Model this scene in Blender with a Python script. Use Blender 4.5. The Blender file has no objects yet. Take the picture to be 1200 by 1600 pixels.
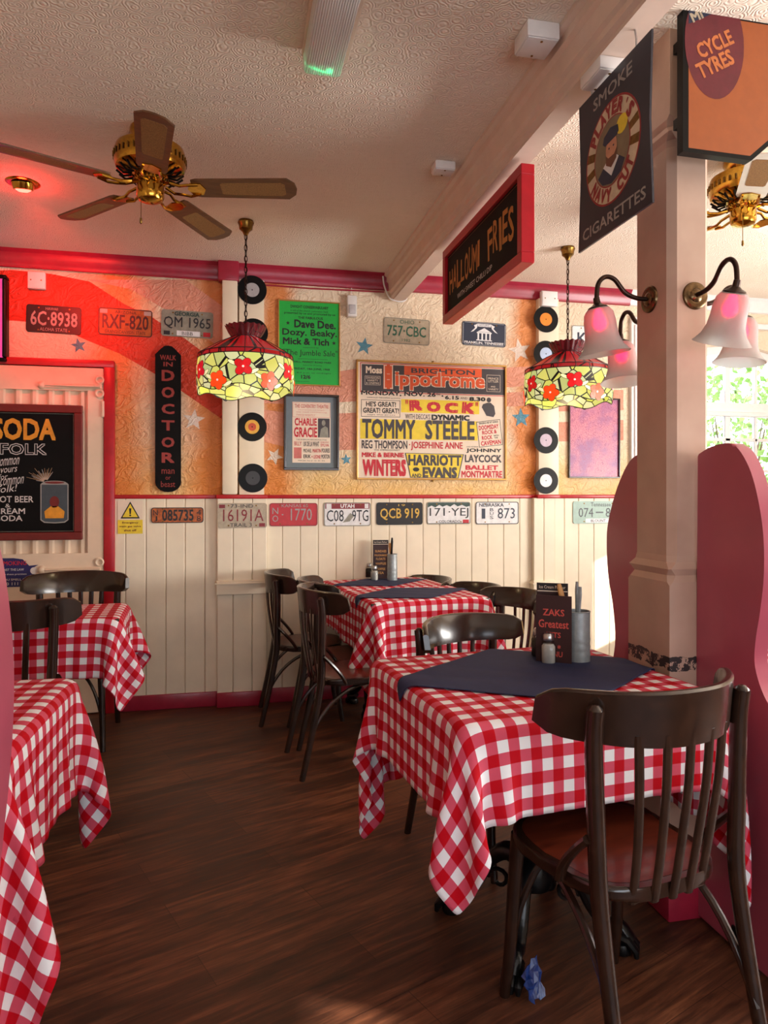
import bpy, bmesh, math, random
import numpy as np
from mathutils import Vector, Matrix

random.seed(7)
S = bpy.context.scene
COL = S.collection
PI = math.pi

# ------------------------------------------------------------------ camera
# survey of the photograph: level camera 1.30 m up, yawed 12.3 degrees to the right, f = 1110 px
F, CX, CY, H, PSI = 1110.0, 600.0, 772.0, 1.30, math.radians(12.3)
SN, CS = math.sin(PSI), math.cos(PSI)
cd = bpy.data.cameras.new('camera')
cam = bpy.data.objects.new('camera', cd)
COL.objects.link(cam)
cam.location = (0, 0, H)
cam.rotation_euler = (PI / 2, 0, -PSI)
cd.sensor_fit = 'VERTICAL'
cd.sensor_height = 36.0
cd.lens = F / 1600.0 * 36.0
cd.shift_y = -28.0 / 1600.0
cd.clip_start = 0.02
S.camera = cam

# ------------------------------------------------------------------ view, world, sun, daylight
S.view_settings.view_transform = 'Standard'
S.view_settings.look = 'None'
S.view_settings.gamma = 1.0
S.view_settings.exposure = 0.0
S.view_settings.use_curve_mapping = False

wd = bpy.data.worlds.new('sky')
S.world = wd
wd.use_nodes = True
bg = wd.node_tree.nodes['Background']
bg.inputs[0].default_value = (0.78, 0.88, 1.0, 1)
bg.inputs[1].default_value = 6.0


def light(name, kind, loc, energy, color, rot=None, **kw):
    l = bpy.data.lights.new(name, kind)
    l.energy = energy
    l.color = color
    for k, v in kw.items():
        setattr(l, k, v)
    o = bpy.data.objects.new(name, l)
    COL.objects.link(o)
    o.location = loc
    if rot is not None:
        o.rotation_euler = Vector(rot).to_track_quat('-Z', 'Y').to_euler()
    return o


# low morning sun, through two slits added for it in the right wall
light('sun', 'SUN', (8, -4, 5), 15, (1.0, 0.93, 0.8), rot=(-0.75, 0.45, -0.32), angle=0.01)
# area lamps added to stand in for daylight at unseen right and rear windows
light('daylight_right_window', 'AREA', (4.42, 1.35, 1.50), 310, (1.0, 0.96, 0.92), rot=(-1, 0, 0.62),
      shape='RECTANGLE', size=2.6, size_y=1.3)
light('daylight_rear_window', 'AREA', (1.2, -1.92, 1.25), 54, (0.78, 0.88, 1.0), rot=(0, 1, -0.05),
      shape='RECTANGLE', size=3.0, size_y=1.0)
light('left_fill', 'AREA', (-2.62, -0.6, 1.3), 6, (1.0, 0.88, 0.76), rot=(1, 0.25, 0),  # added fill lamp; the left wall has no window
      shape='RECTANGLE', size=1.6, size_y=1.3)


# ------------------------------------------------------------------ survey helpers
def ray(px, py):
    t = (px - CX) / F
    return SN + t * CS, CS - t * SN, (CY - py) / F


def W(px, py, Y=4.5):            # photo point -> (X, z) on the wall plane at depth Y
    r = ray(px, py)
    Z = Y / r[1]
    return r[0] * Z, H + r[2] * Z


def G(px, py, z=0.0):            # photo point -> (X, Y) on the level z
    r = ray(px, py)
    Z = (z - H) / r[2]
    return r[0] * Z, r[1] * Z


def XP(px, py, X):               # photo point -> (Y, z) on the plane at X
    r = ray(px, py)
    Z = X / r[0]
    return r[1] * Z, H + r[2] * Z


# ------------------------------------------------------------------ materials
def lin(v):
    v = v / 255.0
    return v / 12.92 if v <= 0.04045 else ((v + 0.055) / 1.055) ** 2.4


def C(r, g, b):
    return (lin(r), lin(g), lin(b), 1.0)


MATS = {}


class NT:
    """small wrapper that makes node wiring short"""
    def __init__(self, name):
        self.m = bpy.data.materials.new(name)
        self.m.use_nodes = True
        self.t = self.m.node_tree
        self.b = self.t.nodes['Principled BSDF']
        self.out = self.t.nodes['Material Output']
        self._tc = None

    def n(self, typ, **kw):
        nd = self.t.nodes.new(typ)
        for k, v in kw.items():
            setattr(nd, k, v)
        return nd

    def l(self, a, b):
        self.t.links.new(a, b)

    def coord(self, which='Object'):
        if self._tc is None:
            self._tc = self.n('ShaderNodeTexCoord')
        return self._tc.outputs[which]

    def mapped(self, scale=(1, 1, 1), rot=(0, 0, 0), which='Object'):
        mp = self.n('ShaderNodeMapping')
        mp.inputs['Scale'].default_value = scale
        mp.inputs['Rotation'].default_value = rot
        src = self.coord(which)
        if any(rot) and tuple(scale) != (1, 1, 1):      # turn first, stretch afterwards
            m0 = self.n('ShaderNodeMapping')
            m0.inputs['Rotation'].default_value = rot
            self.l(src, m0.inputs['Vector'])
            src = m0.outputs[0]
            mp.inputs['Rotation'].default_value = (0, 0, 0)
        self.l(src, mp.inputs['Vector'])
        return mp.outputs[0]

    def noise(self, vec, scale=5, detail=4, rough=0.6, dist=0.0):
        n = self.n('ShaderNodeTexNoise')
        n.inputs['Scale'].default_value = scale
        n.inputs['Detail'].default_value = detail
        n.inputs['Roughness'].default_value = rough
        n.inputs['Distortion'].default_value = dist
        self.l(vec, n.inputs['Vector'])
        return n.outputs['Fac']

    def ramp(self, fac, stops, interp='LINEAR'):
        r = self.n('ShaderNodeValToRGB')
        r.color_ramp.interpolation = interp
        els = r.color_ramp.elements
        while len(els) < len(stops):
            els.new(0.5)
        for e, (p, c) in zip(els, stops):
            e.position = p
            e.color = c if len(c) == 4 else (*c, 1)
        self.l(fac, r.inputs[0])
        return r.outputs[0]

    def math(self, op, a, b=None, c=None):
        n = self.n('ShaderNodeMath', operation=op)
        for i, v in enumerate((a, b, c)):
            if v is None:
                continue
            if isinstance(v, (int, float)):
                n.inputs[i].default_value = v
            else:
                self.l(v, n.inputs[i])
        return n.outputs[0]

    def mix(self, fac, a, b, mode='MIX'):
        n = self.n('ShaderNodeMix', data_type='RGBA', blend_type=mode)
        for idx, v in ((0, fac), (6, a), (7, b)):
            if isinstance(v, (int, float)):
                n.inputs[idx].default_value = v
            elif isinstance(v, tuple):
                n.inputs[idx].default_value = v
            else:
                self.l(v, n.inputs[idx])
        return n.outputs[2]

    def bump(self, h, strength=0.3, dist=0.01):
        n = self.n('ShaderNodeBump')
        n.inputs['Strength'].default_value = strength
        n.inputs['Distance'].default_value = dist
        self.l(h, n.inputs['Height'])
        self.l(n.outputs[0], self.b.inputs['Normal'])

    def col(self, c):
        if isinstance(c, tuple):
            self.b.inputs['Base Color'].default_value = c
        else:
            self.l(c, self.b.inputs['Base Color'])

    def setp(self, **kw):
        for k, v in kw.items():
            self.b.inputs[k].default_value = v


def mat(name, col, rough=0.5, metal=0.0, var=0.12, scale=30.0, bump=0.0, bscale=None, coat=0.0, emis=None, es=1.0,
        spec=None):
    if name in MATS:
        return MATS[name]
    k = NT(name)
    nz = k.noise(k.coord(), scale, 3)
    dark = tuple(max(0, c * (1 - var)) for c in col[:3]) + (1,)
    lite = tuple(min(1, c * (1 + var)) for c in col[:3]) + (1,)
    k.col(k.ramp(nz, [(0.3, dark), (0.7, lite)]))
    k.setp(Roughness=rough, Metallic=metal)
    if coat:
        k.setp(**{'Coat Weight': coat, 'Coat Roughness': 0.15})
    if spec is not None:
        k.setp(**{'Specular IOR Level': spec})
    if bump:
        k.bump(k.noise(k.coord(), bscale or scale * 3, 3), bump, 0.004)
    if emis:
        k.setp(**{'Emission Color': emis, 'Emission Strength': es})
    MATS[name] = k.m
    return k.m


def m_floor():
    k = NT('dark_wood_floor')
    rot = (0, 0, math.radians(-22))
    v = k.mapped((1, 1, 1), rot)
    br = k.n('ShaderNodeTexBrick')
    br.offset = 0.37
    for nme, val in (('Scale', 1.0), ('Mortar Size', 0.0014), ('Mortar Smooth', 0.2), ('Bias', 0.0),
                     ('Brick Width', 1.1), ('Row Height', 0.15)):
        br.inputs[nme].default_value = val
    br.inputs['Color1'].default_value = (0.0, 0.0, 0.0, 1)
    br.inputs['Color2'].default_value = (1, 1, 1, 1)
    br.inputs['Mortar'].default_value = (0.4, 0.4, 0.4, 1)
    k.l(v, br.inputs['Vector'])
    vg = k.mapped((2.2, 26, 1), rot)
    g1 = k.noise(vg, 1.6, 8, 0.68, 0.5)
    vb = k.mapped((1.3, 5, 1), rot)
    g2 = k.noise(vb, 1.2, 4, 0.6)
    tone = k.math('ADD', k.math('MULTIPLY', g1, 0.62), k.math('MULTIPLY', g2, 0.34))
    bc = k.n('ShaderNodeSeparateColor')
    k.l(br.outputs['Color'], bc.inputs[0])
    tone = k.math('ADD', tone, k.math('MULTIPLY', bc.outputs[0], 0.06))
    c = k.ramp(tone, [(0.36, C(42, 23, 16)), (0.48, C(74, 42, 28)), (0.58, C(108, 64, 42)), (0.70, C(146, 94, 62))])
    c = k.mix(k.math('MULTIPLY', br.outputs['Fac'], 0.6), c, C(34, 17, 11))
    k.col(c)
    k.l(k.ramp(g1, [(0.3, (0.42,) * 3), (0.7, (0.58,) * 3)]), k.b.inputs['Roughness'])
    k.setp(**{'Specular IOR Level': 0.42})
    k.bump(g1, 0.12, 0.003)
    return k.m


def m_ceiling():
    k = NT('embossed_ceiling_paper')
    w = k.mapped((1, 1, 1))
    vo = k.n('ShaderNodeTexVoronoi', feature='F1')
    vo.inputs['Scale'].default_value = 26
    k.l(w, vo.inputs['Vector'])
    rings = k.math('SINE', k.math('MULTIPLY', vo.outputs['Distance'], 30.0))
    nz = k.noise(w, 90, 4)
    h = k.math('ADD', k.math('MULTIPLY', rings, 0.5), k.math('MULTIPLY', nz, .7))
    k.col(k.ramp(k.noise(w, 1.2, 4), [(0.3, C(240, 224, 204)), (0.7, C(248, 235, 218))]))
    k.setp(Roughness=0.75)
    k.bump(h, 0.36, 0.006)
    return k.m


def plaster(name, base, edge=None, low=None):
    """hand-trowelled plaster with ragged ridges; colour washes are in the paint"""
    k = NT(name)
    w = k.coord()
    sx = k.n('ShaderNodeSeparateXYZ')
    k.l(w, sx.inputs[0])
    wob = k.noise(w, 3.2, 5, 0.65)
    c = k.ramp(k.noise(w, 2.4, 5, 0.6), [(0.3, tuple(x * 0.88 for x in base[:3]) + (1,)), (0.7, base)])
    if low:
        zz = k.math('ADD', sx.outputs['Z'], k.math('MULTIPLY', k.math('SUBTRACT', wob, 0.5), 0.5))
        f = k.n('ShaderNodeMapRange')
        f.inputs['From Min'].default_value = 1.22
        f.inputs['From Max'].default_value = 1.66
        f.inputs['To Min'].default_value = 1.0
        f.inputs['To Max'].default_value = 0.0
        k.l(zz, f.inputs['Value'])
        c = k.mix(k.math('MULTIPLY', f.outputs[0], 0.85), c, low)
    if edge:                      # ragged glaze beside door frame and pilasters
        tot = None
        for (x0, wdt) in ((-0.64, 0.27), (-0.08, 0.27), (1.98, 0.16), (0.28, 0.18)):
            d = k.math('ABSOLUTE', k.math('SUBTRACT', sx.outputs['X'], x0))
            d = k.math('ADD', d, k.math('MULTIPLY', k.math('SUBTRACT', wob, 0.5), 0.25))
            r = k.math('SUBTRACT', 1.0, k.math('DIVIDE', d, wdt))
            r = k.math('MAXIMUM', r, 0.0)
            tot = r if tot is None else k.math('ADD', tot, r)
        c = k.mix(k.math('MULTIPLY', k.math('MINIMUM', k.math('MULTIPLY', tot, 1.35), 1.0), 0.88), c, edge)
    k.col(c)
    k.setp(Roughness=0.55)
    v1 = k.mapped((1, 1, 1.6), (0, 0.5, 0))
    r1 = k.math('ABSOLUTE', k.math('SUBTRACT', k.noise(v1, 9, 3, 0.5, 1.4), 0.5))
    r2 = k.math('ABSOLUTE', k.math('SUBTRACT', k.noise(w, 22, 3, 0.5, 1.0), 0.5))
    rid = k.math('ADD', k.math('MINIMUM', k.math('MULTIPLY', r1, 9), 1.0), k.math('MULTIPLY', k.math('MINIMUM', k.math('MULTIPLY', r2, 7), 1.0), 0.35))
    k.bump(k.math('MULTIPLY', rid, -1.0), 0.5, 0.011)
    return k.m


def m_gingham(name='red_gingham', period=0.058):
    k = NT(name)
    uv = k.n('ShaderNodeUVMap')
    sx = k.n('ShaderNodeSeparateXYZ')
    k.l(uv.outputs[0], sx.inputs[0])
    a = k.math('LESS_THAN', k.math('FRACT', k.math('DIVIDE', sx.outputs['X'], period)), 0.5)
    b = k.math('LESS_THAN', k.math('FRACT', k.math('DIVIDE', sx.outputs['Y'], period)), 0.5)
    f = k.math('MULTIPLY', k.math('ADD', a, b), 0.5)
    c = k.ramp(f, [(0.0, C(236, 237, 241)), (0.33, C(208, 82, 104)), (0.75, C(188, 2, 24))], 'CONSTANT')
    k.col(c)
    k.setp(Roughness=0.7)
    k.setp(**{'Specular IOR Level': 0.15})
    wv = k.math('ADD', k.math('SINE', k.math('MULTIPLY', sx.outputs['X'], 4200)), k.math('SINE', k.math('MULTIPLY', sx.outputs['Y'], 4200)))
    k.bump(k.math('ADD', k.math('MULTIPLY', wv, 0.15), k.noise(k.coord(), 18, 3)), 0.10, 0.004)
    return k.m


def m_wood(name, c0, c1, rough=0.3, axis=(30, 3, 3), coat=0.3):
    k = NT(name)
    g = k.noise(k.mapped(axis), 2.2, 6, 0.6, 0.6)
    k.col(k.ramp(g, [(0.3, c0), (0.7, c1)]))
    k.setp(Roughness=rough)
    k.setp(**{'Coat Weight': coat, 'Coat Roughness': 0.12})
    k.bump(g, 0.08, 0.002)
    return k.m


def m_glass_shade(name, stops, scale=24.0, es=1.0, line=0.045):
    """leaded stained glass lit from inside; cells and lead lines follow the UV map"""
    k = NT(name)
    uv = k.n('ShaderNodeUVMap')
    v = k.n('ShaderNodeTexVoronoi', feature='F1')
    e = k.n('ShaderNodeTexVoronoi', feature='DISTANCE_TO_EDGE')
    for q in (v, e):
        q.inputs['Scale'].default_value = scale
        k.l(uv.outputs[0], q.inputs['Vector'])
    sc = k.n('ShaderNodeSeparateColor')
    k.l(v.outputs['Color'], sc.inputs[0])
    c = k.ramp(sc.outputs[0], stops)
    ln = k.math('LESS_THAN', e.outputs['Distance'], line)
    c2 = k.mix(ln, c, (0.004, 0.004, 0.004, 1))
    k.col(k.mix(0.75, c2, (0.01, 0.01, 0.01, 1)))
    k.l(c2, k.b.inputs['Emission Color'])
    k.setp(Roughness=0.25)
    k.setp(**{'Emission Strength': es})
    return k.m


def m_frosted(name):
    k = NT(name)
    k.setp(**{'Base Color': (0.66, 0.63, 0.61, 1), 'Roughness': 0.46, 'Transmission Weight': 0.66, 'IOR': 1.15})
    k.setp(**{'Subsurface Weight': 0.0})
    nz = k.noise(k.coord(), 40, 2)
    k.bump(nz, 0.03, 0.001)
    return k.m


def m_clear(name, tint=(1, 1, 1, 1), rough=0.02):
    k = NT(name)
    t = k.n('ShaderNodeBsdfTransparent')
    g = k.n('ShaderNodeBsdfGlossy')
    g.inputs['Roughness'].default_value = rough
    t.inputs[0].default_value = tint
    fr = k.n('ShaderNodeFresnel')
    fr.inputs[0].default_value = 1.45
    mx = k.n('ShaderNodeMixShader')
    k.l(fr.outputs[0], mx.inputs[0])
    k.l(t.outputs[0], mx.inputs[1])
    k.l(g.outputs[0], mx.inputs[2])
    k.l(mx.outputs[0], k.out.inputs['Surface'])
    return k.m


M_FLOOR, M_CEIL = m_floor(), m_ceiling()
M_PLASTER = plaster('cream_plaster_paint', C(238, 218, 190), edge=C(216, 122, 36), low=C(236, 184, 80))
M_STRIPE = plaster('faded_red_stripe_paint', C(228, 156, 130))
M_STRIPE_LIT = plaster('lamp_reddened_stripe_paint', C(204, 62, 36))  # left stripe's red, with the red lamp's light put into the colour
M_PALE = plaster('pale_stripe_paint', C(228, 196, 156))
M_STARB = plaster('blue_star_paint', C(92, 150, 172))
M_STARW = plaster('white_star_paint', C(232, 214, 200))
M_PLAIN = plaster('plain_cream_wall_paint', C(226, 205, 176))
M_BOARD = mat('cream_painted_boards', C(235, 222, 198), 0.42, var=0.05, scale=6, bump=0.05)
M_CRIMSON = mat('crimson_gloss_paint', C(158, 34, 58), 0.3, var=0.12, scale=14, bump=0.06)
M_REDPAINT = mat('red_gloss_paint', C(178, 22, 36), 0.32, var=0.12, scale=14, bump=0.05)
M_CREAM = mat('cream_gloss_paint', C(228, 206, 188), 0.4, var=0.05, scale=8, bump=0.05)
M_DOORP = mat('pinkish_cream_door_paint', C(232, 206, 180), 0.38, var=0.05, scale=9, bump=0.05)
M_BEAM = mat('dusty_cream_beam_paint', C(222, 198, 182), 0.42, var=0.06, scale=8, bump=0.05)
M_WHITE = mat('white_plastic', C(232, 228, 226), 0.35, var=0.03)
M_BLACK = mat('black_vinyl', C(10, 10, 11), 0.4, var=0.15, scale=200, spec=.18)
M_INK = mat('black_ink', C(24, 22, 24), 0.5, var=0.05)
M_GREYINK = mat('charcoal_ink', C(62, 56, 62), 0.5, var=0.08)
M_REDINK = mat('red_ink', C(196, 28, 48), 0.5, var=0.08)
M_PAPER = mat('aged_cream_paper', C(232, 214, 194), 0.55, var=0.05, scale=10)
M_YELINK = mat('yellow_ink', C(232, 204, 52), 0.5, var=0.08)
M_ORANGEINK = mat('orange_ink', C(226, 88, 36), 0.5, var=0.12, scale=8)
M_NAVY = mat('navy_cotton', C(30, 42, 82), 0.8, var=0.12, scale=40, bump=0.1, bscale=500)
M_NAVYINK = mat('navy_enamel', C(30, 40, 66), 0.4, var=0.08)
M_BRASS = mat('polished_brass', C(196, 148, 58), 0.16, 1.0, var=0.2, scale=60)
M_DBRASS = mat('aged_brass', C(132, 100, 48), 0.3, 1.0, var=0.3, scale=80)
M_BRONZE = mat('dark_bronze', C(62, 46, 40), 0.32, 0.9, var=0.2)
M_STEEL = mat('brushed_steel', C(188, 190, 192), 0.28, 1.0, var=0.1)
M_GALV = mat('galvanised_steel', C(158, 166, 168), 0.42, 0.35, var=0.15, scale=60)
M_IRON = mat('black_cast_iron', C(14, 14, 15), 0.28, 0.3, var=0.2, bump=0.25, bscale=60)
M_CHAIR = m_wood('dark_stained_bentwood', C(27, 15, 10), C(50, 30, 20), 0.26, (12, 12, 12), 0.4)
M_SEAT = m_wood('reddish_brown_seat_ply', C(66, 24, 14), C(104, 44, 26), 0.3, (4, 18, 4), 0.4)
M_BLADE = m_wood('brown_blade_wood', C(84, 52, 28), C(116, 76, 44), 0.4, (4, 26, 10), 0.15)
M_CANE = mat('woven_cane_inset', C(150, 112, 66), 0.7, var=0.3, scale=220, bump=0.3, bscale=300)
M_WBLADE = mat('white_blade_laminate', C(226, 220, 206), 0.35, var=0.04)
M_PINK = mat('pink_gloss_panel_paint', C(170, 78, 98), 0.3, var=0.06, scale=5, coat=0.25)
M_GING = m_gingham()
M_BOARDBLACK = mat('chalkboard_black', C(13, 11, 12), 0.6, var=0.2, scale=12, spec=.15)
M_CHALKY = mat('amber_lettering_paint', C(226, 150, 38), 0.5, var=0.15)
M_CHALKW = mat('chalk_white_paint', C(214, 206, 204), 0.6, var=0.1)
M_DRED = mat('dark_red_frame_paint', C(112, 24, 22), 0.35, var=0.12)
M_GLASSPANE = m_clear('window_glass')
M_FROST = m_frosted('frosted_bell_glass')
M_REDBULB = mat('lit_red_bulb', C(255, 30, 50), 0.4, emis=(1.0, 0.005, 0.06, 1), es=13.0)
M_EDGEGOLD = mat('thin_gilt_frame', C(196, 152, 86), 0.32, 0.7, var=0.1)


# ------------------------------------------------------------------ geometry helpers
_text = {}


def text_geom(s, bold=0.0):
    key = (s, bold)
    if key in _text:
        return _text[key]
    cu = bpy.data.curves.new('t', 'FONT')
    cu.body = s
    cu.resolution_u = 2
    ob = bpy.data.objects.new('t', cu)
    COL.objects.link(ob)
    dg = bpy.context.evaluated_depsgraph_get()
    me = bpy.data.meshes.new_from_object(ob.evaluated_get(dg))
    v = np.array([(p.co.x, p.co.y) for p in me.vertices])
    f = [tuple(p.vertices) for p in me.polygons]
    COL.objects.unlink(ob)
    bpy.data.objects.remove(ob)
    bpy.data.curves.remove(cu)
    bpy.data.meshes.remove(me)
    if bold:                      # heavier strokes: the same outline laid over itself, nudged
        n0 = len(v)
        sh = [(-bold, -bold), (bold, -bold), (-bold, bold), (bold, bold)]
        f = [tuple(i + n0 * k for i in q) for k in range(len(sh)) for q in f]
        v = np.concatenate([v + np.array(d) for d in sh])
    mn, mx = v.min(0), v.max(0)
    _text[key] = ((v - mn) / (mx - mn), f)
    return _text[key]


class MB:
    def __init__(self):
        self.bm = bmesh.new()

    def face(self, pts, mi=0, uvs=None):
        vs = [self.bm.verts.new(p) for p in pts]
        f = self.bm.faces.new(vs)
        f.material_index = mi
        return f

    def box(self, c, s, mi=0, bev=0.0, rot=None, seg=2):
        r = bmesh.ops.create_cube(self.bm, size=1.0)
        vs = r['verts']
        bmesh.ops.scale(self.bm, vec=s, verts=vs)
        fs = set()
        es = set()
        for v in vs:
            fs.update(v.link_faces)
            es.update(v.link_edges)
        for f in fs:
            f.material_index = mi
        if bev:
            o = bmesh.ops.bevel(self.bm, geom=list(es), offset=bev, segments=seg, affect='EDGES', profile=0.5)
            vs = list({v for f in o['faces'] for v in f.verts} | {v for v in vs if v.is_valid})
            for f in o['faces']:
                f.material_index = mi
        if rot is not None:
            bmesh.ops.rotate(self.bm, cent=(0, 0, 0), matrix=rot, verts=vs)
        bmesh.ops.translate(self.bm, vec=c, verts=vs)
        return self

    def b2(self, lo, hi, mi=0, bev=0.0):
        c = [(a + b) / 2 for a, b in zip(lo, hi)]
        s = [abs(b - a) for a, b in zip(lo, hi)]
        return self.box(c, s, mi, bev)

    def lathe(self, prof, seg=24, org=(0, 0, 0), M=None, mi=0, a0=0.0, wav=None):
        """prof: list of (r, z); wav(a, r, z) may return a changed (r, z)"""
        M = M or Matrix.Identity(3)
        org = Vector(org)
        rows = []
        for (r, z) in prof:
            if r < 1e-6:
                rows.append([self.bm.verts.new(org + M @ Vector((0, 0, z)))])
            else:
                row = []
                for i in range(seg):
                    a = a0 + 2 * PI * i / seg
                    rr, zz = wav(a, r, z) if wav else (r, z)
                    row.append(self.bm.verts.new(org + M @ Vector((rr * math.cos(a), rr * math.sin(a), zz))))
                rows.append(row)
        for p, q in zip(rows[:-1], rows[1:]):
            for i in range(seg):
                j = (i + 1) % seg
                if len(p) == 1 and len(q) == 1:
                    continue
                if len(p) == 1:
                    vs = [p[0], q[j], q[i]]
                elif len(q) == 1:
                    vs = [p[i], p[j], q[0]]
                else:
                    vs = [p[i], p[j], q[j], q[i]]
                self.bm.faces.new(vs).material_index = mi
        return self

    def tube(self, pts, rad, seg=10, mi=0, closed=False, up=None):
        """sweep; rad is a number, a list, or a list of (a, b) half axes"""
        P = [Vector(p) for p in pts]
        n = len(P)
        if not isinstance(rad, (list, tuple)):
            rad = [rad] * n
        T = []
        for i in range(n):
            if closed:
                d = P[(i + 1) % n] - P[i - 1]
            else:
                d = P[min(i + 1, n - 1)] - P[max(i - 1, 0)]
            T.append(d.normalized())
        u = Vector(up) if up else (Vector((0, 0, 1)) if abs(T[0].z) < 0.9 else Vector((0, 1, 0)))
        u = (u - T[0] * u.dot(T[0])).normalized()
        rows = []
        for i in range(n):
            u = (u - T[i] * u.dot(T[i])).normalized()
            w = T[i].cross(u)
            r = rad[i]
            ra, rb = r if isinstance(r, (list, tuple)) else (r, r)
            rows.append([self.bm.verts.new(P[i] + u * (ra * math.cos(2 * PI * k / seg)) + w * (rb * math.sin(2 * PI * k / seg))) for k in range(seg)])
        rng = range(n) if closed else range(n - 1)
        for i in rng:
            p, q = rows[i], rows[(i + 1) % n]
            for k in range(seg):
                j = (k + 1) % seg
                self.bm.faces.new([p[k], p[j], q[j], q[k]]).material_index = mi
        if not closed:
            self.bm.faces.new(list(reversed(rows[0]))).material_index = mi
            self.bm.faces.new(rows[-1]).material_index = mi
        return self

    def prism(self, poly, d0, d1, fn, mi=0, mi_side=None):
        """extrude a 2-D polygon between depths d0 and d1; fn(u, v, d) -> point"""
        a = [self.bm.verts.new(fn(u, v, d0)) for u, v in poly]
        b = [self.bm.verts.new(fn(u, v, d1)) for u, v in poly]
        self.bm.faces.new(a).material_index = mi
        self.bm.faces.new(list(reversed(b))).material_index = mi
        n = len(poly)
        for i in range(n):
            j = (i + 1) % n
            self.bm.faces.new([a[j], a[i], b[i], b[j]]).material_index = mi if mi_side is None else mi_side
        return self

    def flat(self, poly, y, mi=0):
        """polygon printed on a sign whose front looks along local -y; poly in (x, z)"""
        ar = sum(poly[i][0] * poly[(i + 1) % len(poly)][1] - poly[(i + 1) % len(poly)][0] * poly[i][1] for i in range(len(poly)))
        pl = poly if ar > 0 else list(reversed(poly))
        self.bm.faces.new([self.bm.verts.new((x, y, z)) for x, z in pl]).material_index = mi
        return self

    def rect(self, x0, x1, z0, z1, y, mi=0):
        return self.flat([(x0, z0), (x1, z0), (x1, z1), (x0, z1)], y, mi)

    def ring(self, x0, x1, z0, z1, w, y, mi=0):
        self.rect(x0, x1, z0, z0 + w, y, mi)
        self.rect(x0, x1, z1 - w, z1, y, mi)
        self.rect(x0, x0 + w, z0 + w, z1 - w, y, mi)
        self.rect(x1 - w, x1, z0 + w, z1 - w, y, mi)
        return self

    def disc(self, cx, cz, rx, rz, y, mi=0, n=24, a0=0.0, a1=2 * PI):
        full = abs(a1 - a0 - 2 * PI) < 1e-6
        k = n if full else n + 1
        return self.flat([(cx + rx * math.cos(a0 + (a1 - a0) * i / n), cz + rz * math.sin(a0 + (a1 - a0) * i / n)) for i in range(k)], y, mi)

    def star(self, cx, cz, r, y, mi=0, rot=0.0, k=0.42):
        return self.flat([((cx + (r if i % 2 == 0 else r * k) * math.cos(rot + PI / 2 + i * PI / 5)),
                           (cz + (r if i % 2 == 0 else r * k) * math.sin(rot + PI / 2 + i * PI / 5))) for i in range(10)], y, mi)

    def text(self, s, x0, x1, z0, z1, y, mi=0, bold=0.0, rot=0.0, shear=0.0, arc=None):
        v, f = text_geom(s, bold)
        cx, cz = (x0 + x1) / 2, (z0 + z1) / 2
        w, h = x1 - x0, z1 - z0
        cr, sr = math.cos(rot), math.sin(rot)
        vs = []
        nl = len(v) // (4 if bold else 1)
        for i, (a, b) in enumerate(v):
            lx, lz = (a - 0.5) * w + shear * (b - 0.5) * h, (b - 0.5) * h
            vs.append(self.bm.verts.new((cx + lx * cr - lz * sr, y - .00009 * (i // nl), cz + lx * sr + lz * cr)))
        for fc in f:
            try:
                self.bm.faces.new([vs[i] for i in fc]).material_index = mi
            except ValueError:
                pass
        return self

    def arctext(self, s, cx, cz, r, a_mid, da, h, y, mi=0, bold=0.02, inner=False):
        """letters set round a circle; inner: feet of the letters outward (lower arc)"""
        n = len(s)
        for i, ch in enumerate(s):
            if ch == ' ':
                continue
            k = i - (n - 1) / 2
            a = a_mid + (k * da if inner else -k * da)
            up_ = .28 * h if ch == "'" else 0
            x, z = cx + (r[0] + up_) * math.cos(a), cz + (r[1] + up_) * math.sin(a)
            ro = a + PI / 2 if inner else a - PI / 2
            hh_ = h * (.35 if ch == "'" else 1)
            wd_ = h * (0.16 if ch == "'" else 0.72)
            self.text(ch, x - wd_ / 2, x + wd_ / 2, z - hh_ / 2, z + hh_ / 2, y, mi, bold, ro)
        return self

    def build(self, name, mats, parent=None, smooth=True, label=None, angle=38):
        me = bpy.data.meshes.new(name)
        bmesh.ops.recalc_face_normals(self.bm, faces=[f for f in self.bm.faces if not f.tag]) if not getattr(self, 'keep', False) else None
        self.bm.to_mesh(me)
        self.bm.free()
        if not isinstance(mats, (list, tuple)):
            mats = [mats]
        for m in mats:
            me.materials.append(m)
        if smooth:
            me.polygons.foreach_set('use_smooth', [True] * len(me.polygons))
            try:
                me.set_sharp_from_angle(angle=math.radians(angle))
            except Exception:
                pass
        o = bpy.data.objects.new(name, me)
        COL.objects.link(o)
        if parent is not None:
            o.parent = parent
        if label:
            o['label'] = label
        return o


class PM(MB):
    """printed matter: flat faces keep their own direction"""
    keep = True


def tag(o, label, cat, group=None):
    o['label'] = label
    o['category'] = cat
    if group:
        o['group'] = group
    return o


def thing(name, label, cat, loc=(0, 0, 0), rotz=0.0, group=None, scale=1.0):
    o = bpy.data.objects.new(name, None)
    o.empty_display_size = 0.05
    COL.objects.link(o)
    o.location = loc
    o.rotation_euler = (0, 0, rotz)
    o.scale = (scale,) * 3
    return tag(o, label, cat, group)


def struct(o):
    o['kind'] = 'structure'
    return o


def dup(root, loc, rotz, label, group=None, scale=1.0):
    r = root.copy()
    COL.objects.link(r)
    r.location = loc
    r.rotation_euler = (0, 0, rotz)
    r.scale = (scale,) * 3
    r['label'] = label
    if group:
        r['group'] = group
    for ch in list(root.children):
        c = ch.copy()
        COL.objects.link(c)
        c.parent = r
        for g in list(ch.children):
            d = g.copy()
            COL.objects.link(d)
            d.parent = c
    return r


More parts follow.
